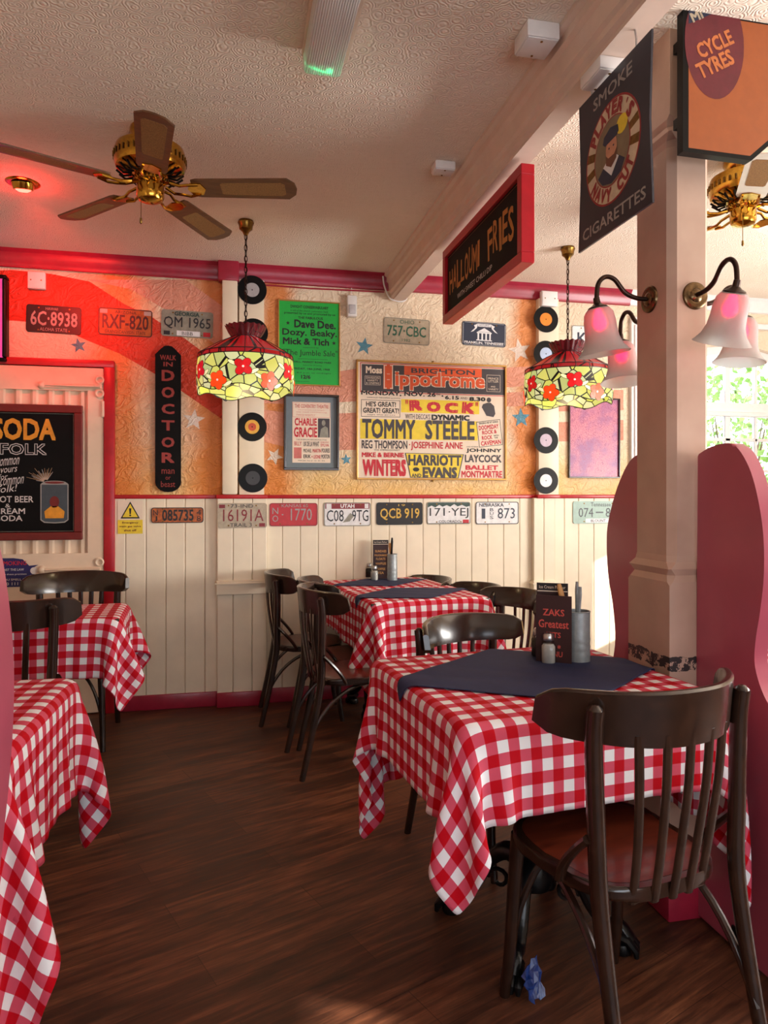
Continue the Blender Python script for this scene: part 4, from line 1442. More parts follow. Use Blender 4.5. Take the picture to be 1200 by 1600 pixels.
# emergency light on the ceiling
t = thing('emergency_light', 'long ceiling emergency light with clear ribbed cover and a small green lamp', 'ceiling light', (.29, 1.75, ZC), 0)
m = MB(); m.b2((-.065, -.5, -.03), (.085, .52, 0), bev=.006); m.build('base', M_CREAM, t)
k = NT('clear_ribbed_plastic')
k.setp(**{'Base Color': (.93, .95, .95, 1), 'Roughness': .35, 'Transmission Weight': .25, 'IOR': 1.35})
wv = k.n('ShaderNodeTexWave'); wv.inputs['Scale'].default_value = 45
k.l(k.coord(), wv.inputs['Vector'])
k.bump(wv.outputs['Fac'], .5, .004)
m = MB(); m.b2((-.062, -.49, -.095), (.058, .50, -.03), bev=.014); m.build('cover', k.m, t)
m = MB(); m.tube([(0, -.45, -.055), (0, .42, -.055)], .012, 10); m.build('tube', mat('unlit_white_tube', C(226, 226, 222), .3), t)
m = MB(); m.lathe([(0, .012), (.008, .010), (.011, .0), (0, -.004)], 12, (.02, .470, -.084)); m.tube([(-.035, .478, -.06), (-.01, .482, -.072), (.025, .484, -.080)], .004, 6)
m.build('indicator_lamp', mat('lit_green_lamp', C(30, 255, 120), .4, emis=(0.05, 1, .35, 1), es=6), t)

# white boxes on ceiling and beam
def cbox(label, loc, s, name='junction_box', cat='junction box'):
    t = thing(name, label, cat, loc)
    m = MB(); m.b2((-s[0] / 2, -s[1] / 2, -s[2]), (s[0] / 2, s[1] / 2, 0), bev=.005); m.build('housing', M_WHITE, t)
    m = MB(); m.b2((-s[0] * .46, -s[1] * .46, -s[2] - .004), (s[0] * .46, s[1] * .46, -s[2]), bev=.002); c = m.build('cover', M_WHITE, t)
    for k in (-.34, .34):
        m = MB(); m.lathe([(0, -.002), (.004, -.0015), (.004, 0)], 8, (0, k * s[1], -s[2] - .004)); m.build('screw', M_DBRASS, c)


cbox('white junction box on the ceiling near the top of the beam, with two screws', (.922, 2.03, ZC), (.105, .105, .05))
cbox('white junction box fixed under the beam just above the cigarette sign', (1.070, 1.90, 2.55), (.082, .12, .036))
cbox('small pale sensor box on the ceiling in the corner of the beam, behind the fan', (.90, 2.93, ZC), (.09, .07, .035), 'sensor_box', 'sensor')

# red spotlight let into the ceiling
t = thing('red_spotlight', 'brass recessed ceiling spotlight glowing red', 'spotlight', (-.92, 3.52, ZC), 0)
m = MB(); m.lathe([(.032, -.004), (.06, -.006), (.072, -.002), (.074, 0)], 28); m.build('ring', M_BRASS, t)
m = MB(); m.lathe([(0, -.01), (.03, -.03), (.042, -.03), (.048, -.012), (.05, 0)], 24, (0, 0, 0), Matrix.Rotation(math.radians(14), 3, 'X')); m.build('eyeball', M_BRASS, t)
m = MB(); m.lathe([(0, -.040), (.02, -.038), (.034, -.030)], 20, (0, 0, 0), Matrix.Rotation(math.radians(14), 3, 'X'))
m.build('lens', mat('lit_red_lens', C(255, 60, 40), .3, emis=(1, .03, .02, 1), es=22), t)
light('red_spot_light', 'SPOT', (-.92, 3.52, ZC - .06), 85, (1.0, .03, .02), rot=(-.05, .9, -.28), spot_size=math.radians(66), spot_blend=1.0, shadow_soft_size=.04)
light('red_spot_glow', 'POINT', (-.92, 3.50, ZC - .09), 2.2, (1.0, .03, .03), shadow_soft_size=.03)


# ceiling fans
def make_fan(label, loc, phase, blade_mat, R):
    t = thing('ceiling_fan', label, 'ceiling fan', loc, 0, 'ceiling fans')
    m = MB(); m.lathe([(0, 0), (.075, 0), (.078, -.02), (.06, -.055), (.03, -.06), (.025, -.07)], 32); m.build('canopy', M_BRASS, t)
    m = MB()
    m.lathe([(.03, -.062), (.09, -.066), (.128, -.078), (.135, -.10), (.135, -.135), (.128, -.155), (.10, -.17), (.06, -.18), (0, -.18)], 40)
    for i in range(36):
        a = 2 * PI * i / 36
        m.box((.136 * math.cos(a), .136 * math.sin(a), -.118), (.004, .010, .022), 1, 0, Matrix.Rotation(0, 3, 'Z'))
    hs = m.build('motor_housing', [M_BRASS, M_DBRASS], t)
    m = MB()
    for i in range(20):
        a = 2 * PI * i / 20
        c, s = math.cos(a), math.sin(a)
        m.tube([(.07 * c, .07 * s, -.183), (.1 * c, .1 * s, -.188), (.125 * c, .125 * s, -.168)], (.0045), 6)
    m.build('vent_grille', M_BLACK, hs)
    m = MB(); m.lathe([(0, -.178), (.055, -.18), (.062, -.19), (.062, -.205), (.05, -.215), (.052, -.235), (.052, -.262), (.046, -.275), (.02, -.285), (0, -.287)], 32); m.build('switch_cup', M_BRASS, t)
    m = MB(); m.tube([(-.03, -.035, -.27), (-.031, -.036, -.36)], .0016, 5); m.lathe([(0, -.385), (.005, -.378), (.004, -.36), (0, -.358)], 10, (-.031, -.036, 0)); m.build('pull_chain', M_DBRASS, t)
    z = -.235
    for i in range(5):
        a = phase + 2 * PI * i / 5
        Mz = Matrix.Rotation(a, 3, 'Z') @ Matrix.Rotation(math.radians(-11), 3, 'X')
        iron = MB()
        for sg in (-1, 1):
            iron.tube([Mz @ Vector(q) + Vector((0, 0, z)) for q in [(.055, sg * .012, .02), (.085, sg * .034, .008), (.12, sg * .028, .0), (.15, sg * .036, -.002), (.19, sg * .030, .003)]], [.007, .006, .006, .006, .005], 6)
        iron.prism([(.145, .0), (.16, .036), (.20, .034), (.215, 0), (.20, -.034), (.16, -.036)], .004, .009, lambda u, v, d: Mz @ Vector((u, v, d)) + Vector((0, 0, z)))
        iron.build('blade_iron', M_BRASS, t)
        bl = MB()
        r0, r1 = .165, R
        ol = [(r0, -.048), (r0 + .02, -.055), (r1 - .035, -.064), (r1 - .006, -.034), (r1, 0), (r1 - .006, .034), (r1 - .035, .064), (r0 + .02, .055), (r0, .048)]
        bl.prism(ol, .008, .014, lambda u, v, d: Mz @ Vector((u, v, d)) + Vector((0, 0, z)))
        b = bl.build('blade', blade_mat, t, smooth=False)
        cn = MB()
        cn.prism([(r0 + .11, -.030), (r0 + .12, -.036), (r1 - .06, -.042), (r1 - .045, -.03), (r1 - .045, .03), (r1 - .06, .042), (r0 + .12, .036), (r0 + .11, .030)], .0072, .0085, lambda u, v, d: Mz @ Vector((u, v, d)) + Vector((0, 0, z)))
        cn.build('cane_inset', M_CANE, b, smooth=False)


make_fan('brass ceiling fan with five brown cane blades, left of the beam', (-.30, 2.90, ZC), math.radians(-11), M_BLADE, .57)
make_fan('brass ceiling fan with white blades behind the pillar', (2.13, 2.62, ZC), math.radians(167), M_WBLADE, .55)

# stained glass pendants
SG_TOP = m_glass_shade('dark_red_ruffle_glass', [(0, C(110, 8, 20)), (.5, C(140, 10, 26)), (1, C(168, 20, 40))], 14, .10, .02)
SG_CONE = m_glass_shade('red_cone_glass', [(0, C(190, 12, 16)), (.6, C(216, 18, 20)), (1, C(200, 24, 36))], 7, .45, .02)
SG_SKIRT = m_glass_shade('yellow_green_leaded_glass', [(0, C(238, 232, 120)), (.35, C(222, 226, 96)), (.6, C(240, 236, 176)), (.8, C(196, 214, 150)), (1, C(232, 220, 90))], 15, .74, .036)
SG_RED = mat('red_petal_glass', C(206, 12, 22), .25, var=.25, scale=40, emis=C(206, 12, 22), es=.55)
SG_OR = mat('orange_petal_glass', C(250, 70, 16), .25, var=.25, scale=40, emis=C(250, 70, 16), es=.75)
SG_LEAD = mat('black_lead_came', C(12, 10, 10), .4)
SG_BEAD = mat('white_glass_bead', C(250, 240, 226), .2, emis=C(250, 240, 226), es=.5)


def uvlathe(prof, seg, name, mats, parent, u_r, wav=None):
    """surface of revolution with a UV map in metres (around, down)"""
    m = MB()
    bm = m.bm
    uvl = bm.loops.layers.uv.new('UVMap')
    rows = []
    for (r, z) in prof:
        row = []
        for i in range(seg + 1):
            a = 2 * PI * i / seg
            rr, zz = wav(a, r, z) if wav else (r, z)
            row.append((bm.verts.new((rr * math.cos(a), rr * math.sin(a), zz)), a * u_r, zz + rr * .6))
        rows.append(row)
    for p_, q_ in zip(rows[:-1], rows[1:]):
        for i in range(seg):
            f = bm.faces.new([p_[i][0], p_[i + 1][0], q_[i + 1][0], q_[i][0]])
            for lp, src in zip(f.loops, (p_[i], p_[i + 1], q_[i + 1], q_[i])):
                lp[uvl].uv = src[1:]
    m.keep = True
    return m.build(name, mats, parent)


def make_tiffany(label, loc, phase):
    t = thing('pendant_lamp', label, 'pendant lamp', loc, phase, 'stained glass pendants')
    m = MB(); m.lathe([(0, 0), (.038, 0), (.042, -.012), (.036, -.026), (.034, -.044), (.018, -.058), (.010, -.075), (0, -.078)], 24); m.build('ceiling_rose', M_DBRASS, t)
    m = MB()
    z = -.070
    kk = 0
    while z > -.55:
        ring = [(.0075 * math.cos(a), 0, .018 * math.sin(a)) for a in [2 * PI * i / 12 for i in range(12)]]
        if kk % 2:
            ring = [(0, x, zz) for x, _, zz in ring]
        m.tube([(x, y_, zz + z - .014) for x, y_, zz in ring], .0024, 5, closed=True)
        z -= .0285
        kk += 1
    m.tube([(.004 * math.sin(i * 1.3), .004 * math.cos(i * 1.3), -.07 - .03 * i) for i in range(18)], .0022, 5)
    m.build('chain', M_BRONZE, t)
    zt = -.555
    R_ = .243
    uvlathe([(.072, zt - .055), (.088, zt - .03), (.106, zt + .004)], 160, 'crown', SG_TOP, t, .2, lambda a, r, z_: (r + (.003 if z_ > zt - .05 else .001) * math.cos(20 * a), z_ + .002 * math.cos(20 * a) * (z_ > zt - .01)))
    cone = uvlathe([(.072, zt - .055), (.14, zt - .088), (R_ - .004, zt - .148)], 64, 'cone', SG_CONE, t, .2)
    m = MB()
    for i in range(16):
        a = 2 * PI * i / 16
        m.tube([(.072 * math.cos(a), .072 * math.sin(a), zt - .055), (.14 * math.cos(a), .14 * math.sin(a), zt - .087), (R_ * math.cos(a), R_ * math.sin(a), zt - .15), ((R_ + .002) * math.cos(a), (R_ + .002) * math.sin(a), zt - .172)], .0022, 5)
    for rr, zz in ((.073, zt - .055), (R_ - .002, zt - .149), (R_ + .001, zt - .172)):
        m.tube([(rr * math.cos(a), rr * math.sin(a), zz) for a in [2 * PI * i / 64 for i in range(64)]], .0026, 5, closed=True)
    m.build('lead_came', SG_LEAD, cone)
    uvlathe([(R_ - .004, zt - .148), (R_, zt - .173)], 64, 'band', SG_CONE, t, .24)
    # skirt: leaded panel with painted flowers laid into the same surface
    skz0, skz1 = zt - .173, zt - .338
    bulge = lambda z_: R_ + .006 * math.sin(PI * (skz0 - z_) / (skz0 - skz1))
    scal = lambda a: .013 * math.cos(6 * a)
    sk = uvlathe([(bulge(skz0 + (skz1 - skz0) * q / 6), skz0 + (skz1 - skz0) * q / 6) for q in range(7)], 96, 'skirt', SG_SKIRT, t, R_,
                 lambda a, r, z_: (r, z_ + scal(a) * max(0, (skz0 - z_) / (skz0 - skz1)) ** 2))
    m = PM()

    def pet(a, z_, ra, rz, ang, off, mi, n=14):
        pts = []
        for q in range(n):
            b = 2 * PI * q / n
            du, dv = ra * math.cos(b), rz * math.sin(b)
            u_ = du * math.cos(ang) - dv * math.sin(ang)
            v_ = du * math.sin(ang) + dv * math.cos(ang)
            aa = a + u_ / R_
            zz = z_ + v_
            rr = bulge(max(min(zz, skz0), skz1)) + off
            pts.append((rr * math.cos(aa), rr * math.sin(aa), zz))
        m.face(pts, mi)

    for i in range(12):
        up = i % 2 == 0
        a = 2 * PI * i / 12 + .1
        zc = (skz0 - .072) if up else (skz1 + .030)
        for k_ in range(5 if not up else 4):
            b = 2 * PI * k_ / (5 if not up else 4) + i * .7
            d = .024
            du, dv = d * math.cos(b), d * math.sin(b)
            pet(a + du / R_, zc + dv, .026, .021, b, .003, 2)
            pet(a + du / R_, zc + dv, .0238, .0188, b, .004, 0 if up else 1)
        pet(a, zc, .0055, .0055, 0, .0055, 3)
        for sg in (-1, 1):      # leaf pair
            pet(a + sg * .052 / R_, zc - .02 * sg, .026, .011, .5 * sg, .0015, 2)
            pet(a + sg * .052 / R_, zc - .02 * sg, .0235, .0085, .5 * sg, .0022, 4)
    m.tube([(bulge(skz1) * math.cos(a), bulge(skz1) * math.sin(a), skz1 + scal(a)) for a in [2 * PI * i / 96 for i in range(96)]], .0025, 5, closed=True, mi=2)
    m.build('flower_inlay', [SG_RED, SG_OR, SG_LEAD, SG_BEAD, mat('cream_leaf_glass', C(244, 240, 180), .3, emis=C(244, 240, 180), es=.7)], sk)
    m = MB(); m.tube([(0, 0, zt + .01), (0, 0, zt - .09)], .014, 10); m.build('bulb_holder', M_DBRASS, t)
    m = MB(); m.lathe([(.013, zt - .09), (.028, zt - .13), (.032, zt - .155), (.022, zt - .18), (0, zt - .19)], 16)
    m.build('bulb', mat('lit_warm_bulb', C(255, 240, 200), .4, emis=(1, .82, .5, 1), es=4), t)
    light('pendant_light', 'POINT', (loc[0], loc[1], loc[2] + zt - .25), 2.6, (1, .78, .45), shadow_soft_size=.05)


make_tiffany('red and yellow stained glass pendant by the left pilaster', (.085, 3.76, ZC), .35)
make_tiffany('red and yellow stained glass pendant behind the bell lamps, right of the beam', (1.905, 3.77, ZC), .1)


# bell lamps on the pillar
def make_sconce(label, loc, rotz, tilt):
    t = thing('wall_lamp', label, 'wall lamp', loc, rotz, 'bell lamps on the pillar')
    Mx = Matrix.Rotation(PI / 2, 3, 'X')
    m = MB(); m.lathe([(0, .014), (.016, .013), (.022, .008), (.036, .009), (.041, .006), (.043, 0)], 32, (0, 0, 0), Mx); m.build('backplate', mat('tarnished_brass_plate', C(104, 82, 56), .26, .9, var=.4, scale=50), t)
    m = MB()
    ap = spline([(0, -.008, 0), (0, -.05, .002), (0, -.090, .018), (0, -.125, .056), (0, -.158, .062), (0, -.182, .038), (0, -.188, -.010)], 6)
    m.tube(ap, .0075, 10)
    m.lathe([(.012, .0), (.016, -.006), (.014, -.012), (.016, -.018)], 16, (0, -.008, 0), Mx)
    m.build('arm', M_BRONZE, t)
    Mt = Matrix.Rotation(tilt, 3, 'X')
    o = (0, -.188, -.010)
    m = MB(); m.lathe([(0, .006), (.010, .004), (.011, -.014), (.018, -.020), (.030, -.026), (.032, -.034)], 20, o, Mt); m.build('cap', M_BRONZE, t)
    m = MB()
    m.lathe([(.012, -.026), (.034, -.031), (.045, -.046), (.049, -.07), (.050, -.10), (.053, -.125), (.062, -.15), (.076, -.168), (.082, -.174),
             (.080, -.175), (.073, -.167), (.059, -.149), (.050, -.125), (.047, -.10), (.046, -.07), (.042, -.047), (.032, -.034), (.012, -.029)], 40, o, Mt)
    m.build('shade', M_FROST, t)
    m = MB(); m.lathe([(.008, -.03), (.013, -.045), (.020, -.065), (.022, -.080), (.014, -.096), (0, -.102)], 16, o, Mt); m.build('bulb', M_REDBULB, t)


YZ = XP(1011, 470, PX0)
make_sconce('frosted bell wall lamp on the left face of the pillar', (PX0, 2.05, YZ[1]), -PI / 2, math.radians(9))
xz = W(1081, 462, PY0)
make_sconce('frosted bell wall lamp on the near face of the pillar, red bulb showing', (xz[0] + .01, PY0, xz[1]), 0, math.radians(22))
make_sconce('frosted bell wall lamp on the right face of the pillar', (PX1, 2.03, 1.915), PI / 2, math.radians(6))
make_sconce('frosted bell wall lamp on the far face of the pillar, half hidden by it', (1.385, PY1, 1.885), PI, math.radians(8))
#@@FURN
# ------------------------------------------------------------------ booth end panels
def booth(label, poly, x0, x1, bracket=None):
    m = MB()
    cy = sum(a for a, b in poly) / len(poly); cz = 0
    t = thing('booth_panel', label, 'booth panel', ((x0 + x1) / 2, cy, 0), 0)
    d = (x1 - x0) / 2
    P = [(a - cy, b) for a, b in poly]
    m.prism(P, -d, d, lambda u, v, q: (q, u, v))
    es = [e for e in m.bm.edges if abs(e.verts[0].co.x - e.verts[1].co.x) < 1e-6]
    bmesh.ops.bevel(m.bm, geom=es, offset=.008, segments=3, affect='EDGES', profile=.5)
    m.build('panel', M_PINK, t, angle=50)
    if bracket:
        m = MB(); m.b2((-d - .006, bracket - cy - .03, .0), (-d + .002, bracket - cy + .03, .075), bev=.002)
        m.build('floor_bracket', M_BLACK, t, smooth=False)


def sm(pts, n=5):
    return [(p[0], p[1]) for p in spline([(a, b, 0) for a, b in pts], n)]


near = sm([(1.885, 1.418), (1.83, 1.438), (1.765, 1.447), (1.715, 1.435), (1.665, 1.375), (1.632, 1.29), (1.612, 1.19), (1.610, 1.08), (1.624, .98), (1.640, .90), (1.642, .83), (1.61, .76), (1.55, .70), (1.49, .64), (1.46, .55), (1.455, .3), (1.455, .008)])
booth('pink high-backed booth end panel on the near side of the pillar', [(a * 1.022, b) for a, b in near] + [(1.940, .008)], 1.402, 1.444, 1.735)
far = sm([(2.085, 1.44), (2.20, 1.438), (2.27, 1.40), (2.34, 1.31), (2.392, 1.20), (2.405, 1.12), (2.395, 1.0), (2.36, .88), (2.345, .76), (2.37, .66), (2.42, .58), (2.44, .45), (2.44, .008)])
booth('pink high-backed booth end panel on the far side of the pillar', [(a * 1.022, b) for a, b in far] + [(2.145, .008)], 1.402, 1.444)
left = sm([(.85, 1.30), (1.18, 1.315), (1.30, 1.29), (1.39, 1.21), (1.45, 1.09), (1.478, .97), (1.474, .87), (1.45, .77), (1.415, .68), (1.385, .6), (1.37, .5), (1.35, .3), (1.34, .008)])
booth('pink booth end panel cut off by the left picture edge, beside the nearest left table', left + [(.85, .008)], -.445, -.402)


# ------------------------------------------------------------------ bentwood chair
def make_chair(label, loc, rz, scale=1.0):
    t = thing('bentwood_chair', label, 'chair', loc, rz, 'dark bentwood chairs', scale)
    ry = lambda x: -.262 + .150 * (abs(x) / .25) ** 2.3        # plan curve of the top rail
    # seat
    ol = []
    for i in range(40):
        a = 2 * PI * i / 40
        c, s = math.cos(a), math.sin(a)
        e = .62
        x = .208 * math.copysign(abs(c) ** e, c) * (1.0 if s > 0 else .93)
        y = .205 * math.copysign(abs(s) ** e, s) - .005
        ol.append((x, y))
    m = MB()
    m.prism(ol, .430, .462, lambda u, v, d: (u, v, d))
    es = [e for e in m.bm.edges if abs(e.verts[0].co.z - e.verts[1].co.z) < 1e-6]
    bmesh.ops.bevel(m.bm, geom=es, offset=.009, segments=3, affect='EDGES', profile=.5)
    st = m.build('seat', M_CHAIR, t, angle=50)
    m = MB()
    inner = [(x * .90, y * .90) for x, y in ol]
    n = len(inner)
    rings_ = [[m.bm.verts.new((x * f, y * f, z)) for x, y in inner] for f, z in ((1, .4625), (.8, .4642), (.5, .4632), (.2, .4628))]
    for p_, q_ in zip(rings_[:-1], rings_[1:]):
        for i in range(n):
            m.bm.faces.new([p_[i], p_[(i + 1) % n], q_[(i + 1) % n], q_[i]])
    m.bm.faces.new(rings_[-1])
    m.build('seat_panel', M_SEAT, st)
    # rail
    m = MB()
    N = 28
    rows = []
    for i in range(N + 1):
        x = -.268 + .536 * i / N
        y = ry(x)
        sl = Vector((1, (ry(x + .001) - ry(x - .001)) / .002, 0)).normalized()
        nn = Vector((-sl.y, sl.x, 0))
        e = min(1, (.268 - abs(x)) / .05)
        e = math.sqrt(max(0, 1 - (1 - e) ** 2))
        zt = .892 - .022 * (1 - e) - .008 * (abs(x) / .268) ** 2
        zb = .772 + .024 * (1 - e) + .010 * (abs(x) / .268) ** 2
        rows.append([m.bm.verts.new((x + nn.x * d, y + nn.y * d + lean * -1, z)) for d, z, lean in
                     ((-.011, zb, -.01), (-.011, zt - .005, .002), (-.005, zt, .003), (.005, zt, .003), (.011, zt - .005, .002), (.011, zb, -.01))])
    for p_, q_ in zip(rows[:-1], rows[1:]):
        for k in range(6):
            m.bm.faces.new([p_[k], p_[(k + 1) % 6], q_[(k + 1) % 6], q_[k]])
    m.bm.faces.new(rows[0]); m.bm.faces.new(list(reversed(rows[-1])))
    m.build('top_rail', M_CHAIR, t, angle=50)
    for sg in (-1, 1):
        m = MB()
        yt = ry(.205) - .020
        pts = spline([(sg * .195, -.295, 0), (sg * .192, -.245, .22), (sg * .192, -.205, .44), (sg * .198, -.200, .60), (sg * .204, yt - .012, .78), (sg * .206, yt - .020, .856)], 5)
        k = len(pts)
        m.tube(pts, [.0145 + .005 * min(1, i / (k * .45)) - .002 * max(0, i / k - .6) for i in range(k)], 12)
        m.lathe([(0, .010), (.008, .008), (.015, 0), (.016, -.004)], 12, pts[-1])
        m.build('back_leg', M_CHAIR, t)
        m = MB()
        pts = spline([(sg * .160, .150, .435), (sg * .166, .160, .3), (sg * .172, .172, .12), (sg * .176, .190, 0)], 5)
        k = len(pts)
        m.tube(pts, [.019 - .005 * i / (k - 1) for i in range(k)], 12)
        m.build('front_leg', M_CHAIR, t)
        m = MB()     # bent brace between back leg and seat underside
        m.tube(bez((sg * .186, -.262, .17), (sg * .180, -.19, .36), (sg * .175, -.06, .425), (sg * .150, .06, .428), 12), .0095, 8)
        m.build('brace', M_CHAIR, t)
        m = MB()
        m.tube(bez((sg * .168, .168, .15), (sg * .14, .15, .34), (sg * .07, .12, .415), (0, .11, .425), 12), .0085, 8)
        m.build('brace', M_CHAIR, t)
        m = MB()     # hip bracket
        m.tube(bez((sg * .216, -.196, .585), (sg * .222, -.16, .55), (sg * .215, -.10, .49), (sg * .205, -.085, .448), 8), [(.010, .014)] * 9, 8)
        m.build('hip_bracket', M_CHAIR, t)
    for i in range(5):
        x = -.104 + .052 * i
        m = MB()
        y1 = ry(x * 1.12)
        yb = -.200 + .06 * (abs(x) / .2) ** 2
        m.tube(spline([(x * .92, yb - .008, .425), (x * .97, yb * .68 + y1 * .32 - .012, .55), (x * 1.06, yb * .3 + y1 * .7 - .008, .68), (x * 1.12, y1 + .002, .80)], 5), [(.0125, .0065)] * 16, 8, up=(1, 0, 0))
        s_ = m.build('slat', M_CHAIR, t)
        m = MB(); m.lathe([(0, .003), (.004, .002), (.005, 0)], 8, (x * .92, yb - .0145, .446), Matrix.Rotation(PI / 2, 3, 'X')); m.build('screw', M_STEEL, s_)
    return t


ch0 = make_chair('dark bentwood chair nearest the viewer, slatted back turned to the camera, at the front table', (.905, 1.578, 0), math.radians(10))
PI2 = PI / 2
GR = 'dark bentwood chairs'
dup(ch0, (.945, 2.47, 0), PI + math.radians(24), 'dark bentwood chair on the far side of the front table, only its rail showing', GR, .925)
dup(ch0, (.46, 4.20, 0), -PI2 - math.radians(2), 'dark bentwood chair closest to the back wall, left of the middle tables', GR, .95)
dup(ch0, (.615, 3.81, 0), -PI2 + math.radians(3), 'dark bentwood chair between two others, left of the middle tables', GR, .95)
dup(ch0, (.585, 3.44, 0), -PI2 + math.radians(6), 'dark bentwood chair nearest the viewer of the three left of the middle tables', GR, .96)
dup(ch0, (1.10, 4.23, 0), PI2 + math.radians(10), 'dark bentwood chair closest to the back wall, right of the middle tables', GR, .88)
dup(ch0, (1.265, 3.83, 0), PI2 + math.radians(10), 'dark bentwood chair in the middle of the three right of the middle tables', GR, .88)
dup(ch0, (1.32, 3.42, 0), PI2 + math.radians(14), 'dark bentwood chair right of the middle tables, nearest the viewer on that side', GR, .90)
dup(ch0, (-.855, 3.22, 0), math.radians(-6), 'dark bentwood chair with its back to the viewer, at the table by the door', GR, 1.0)
dup(ch0, (-.80, 3.98, 0), PI + math.radians(2), 'dark bentwood chair between the door and the left far table', GR, .98)


# ------------------------------------------------------------------ tables
def pedestal_table(label, cx, cy, rz, w, d, foot_rot=PI / 4, top=.755, foot_r=.28):
    t = thing('pedestal_table', label, 'table', (cx, cy, 0), rz, 'pedestal tables')
    m = MB(); m.b2((-w / 2, -d / 2, top - .028), (w / 2, d / 2, top), bev=.008); m.build('tabletop', M_CHAIR, t)
    m = MB()
    m.lathe([(.0, .14), (.055, .14), (.062, .17), (.05, .21), (.034, .24), (.040, .27), (.052, .30), (.058, .36), (.05, .43), (.036, .48), (.034, .53), (.046, .55), (.05, .57), (.034, .60), (.034, .68), (.06, .70), (.12, .715), (.12, top - .028), (0, top - .028)], 24,
            wav=lambda a, r, z: (r * (1 + .10 * math.cos(6 * a) * (.26 < z < .46)), z))
    m.build('column', M_IRON, t)
    for i in range(4):
        a = foot_rot + i * PI / 2
        Rz = Matrix.Rotation(a, 3, 'Z')
        m = MB()
        pts = spline([Rz @ Vector(q) for q in [(.035, 0, .215), (.08, 0, .225), (.13, 0, .185), (.17, 0, .115), (.21, 0, .075), (.245, 0, .075), (foot_r - .005, 0, .04)]], 4)
        k = len(pts)
        m.tube(pts, [(.020 + .016 * max(0, 1 - i_ / 8), .022 + .012 * max(0, 1 - i_ / 8)) for i_ in range(k)], 10)
        f = m.build('leg', M_IRON, t)
        m = MB()
        for tq in (-1, 0, 1):       # clawed foot
            m.tube([Rz @ Vector(q) for q in [(foot_r - .045, tq * .012, .052), (foot_r - .01, tq * .017, .046), (foot_r + .012, tq * .019, .022), (foot_r + .014, tq * .019, .004)]], [.014, .013, .011, .007], 8)
        m.lathe([(0, 0), (.026, .002), (.030, .014), (.024, .03), (0, .042)], 12, Rz @ Vector((foot_r - .028, 0, 0)))
        m.build('claw_foot', M_IRON, f)
        m = MB()     # scroll ornament
        m.tube([Rz @ Vector((.10 + .035 * math.cos(b) * (1 - b / 9), 0, .135 + .035 * math.sin(b) * (1 - b / 9))) for b in [q * .5 for q in range(12)]], .007, 6)
        m.build('scroll', M_IRON, f)
    return t


def drape(nx, ny, P0, edges_fixed=None, hx=.4, hy=.4, steps=130, sub=8, zt=0.0, damp=.985, extra=None, bend=.03, rc=.016, seed=1, shear=.045):
    """position-based cloth: P0 (ny, nx, 3) start grid in table axes; table is the box |x|<hx, |y|<hy, z<zt"""
    P = P0.copy()
    V = np.zeros_like(P)
    dt = 1.0 / 60 / sub
    prs = []

    def addc(di, dj, stiff):
        i0 = slice(0, ny - di)
        a = np.arange(ny * nx).reshape(ny, nx)
        A = a[:ny - di, :nx - dj] if dj >= 0 else a[:ny - di, -dj:]
        Bq = a[di:, dj:] if dj >= 0 else a[di:, :nx + dj]
        rest = np.linalg.norm(P0.reshape(-1, 3)[A.ravel()] - P0.reshape(-1, 3)[Bq.ravel()], axis=1).reshape(A.shape)
        ii, jj = np.indices(A.shape)
        col = (ii // max(1, di)) % 2 if di >= 1 and dj == 0 else (jj // max(1, abs(dj))) % 2
        for c_ in (0, 1):
            mk = col == c_
            prs.append((A[mk], Bq[mk], rest[mk][:, None], stiff))

    addc(0, 1, 1.0); addc(1, 0, 1.0); addc(1, 1, shear); addc(1, -1, shear); addc(0, 2, bend); addc(2, 0, bend)
    rs = np.random.RandomState(seed)
    P = P.reshape(-1, 3)
    V = V.reshape(-1, 3)
    P[:, :2] += rs.normal(0, .0006, (len(P), 2))
    g = np.array([0, 0, -9.8])
    for s_ in range(steps):
        for q in range(sub):
            V += g * dt
            V *= damp
            Q = P + V * dt
            for A, Bq, rest, st_ in prs:
                d = Q[Bq] - Q[A]
                L = np.linalg.norm(d, axis=1)[:, None] + 1e-9
                c = d * (.5 * st_ * (L - rest) / L)
                Q[A] += c
                Q[Bq] -= c
            # rounded table edge: keep every point rc away from the box under the top
            K = np.stack([np.clip(Q[:, 0], -hx, hx), np.clip(Q[:, 1], -hy, hy), np.minimum(Q[:, 2], zt)], 1)
            D = Q - K
            L = np.linalg.norm(D, axis=1)
            near_ = (L < rc) & (L > 1e-7)
            Q[near_] = K[near_] + D[near_] * (rc / L[near_])[:, None]
            deep = L <= 1e-7
            if deep.any():
                ax, ay, az = hx - np.abs(Q[:, 0]), hy - np.abs(Q[:, 1]), zt - Q[:, 2]
                dz = deep & (az <= ax) & (az <= ay)
                dx = deep & ~dz & (ax <= ay)
                dy = deep & ~dz & ~dx
                Q[dz, 2] = zt + rc
                Q[dx, 0] = np.sign(Q[dx, 0]) * (hx + rc)
                Q[dy, 1] = np.sign(Q[dy, 1]) * (hy + rc)
            top = near_ & (D[:, 2] > .6 * L)
            Q[top, :2] = P[top, :2] + (Q[top, :2] - P[top, :2]) * .12
            if extra is not None:
                extra(Q, P)
            V = (Q - P) / dt
            sp = np.linalg.norm(V, axis=1)[:, None]
            V *= np.minimum(1, 3.0 / (sp + 1e-9))
            P = Q
    return P.reshape(ny, nx, 3)


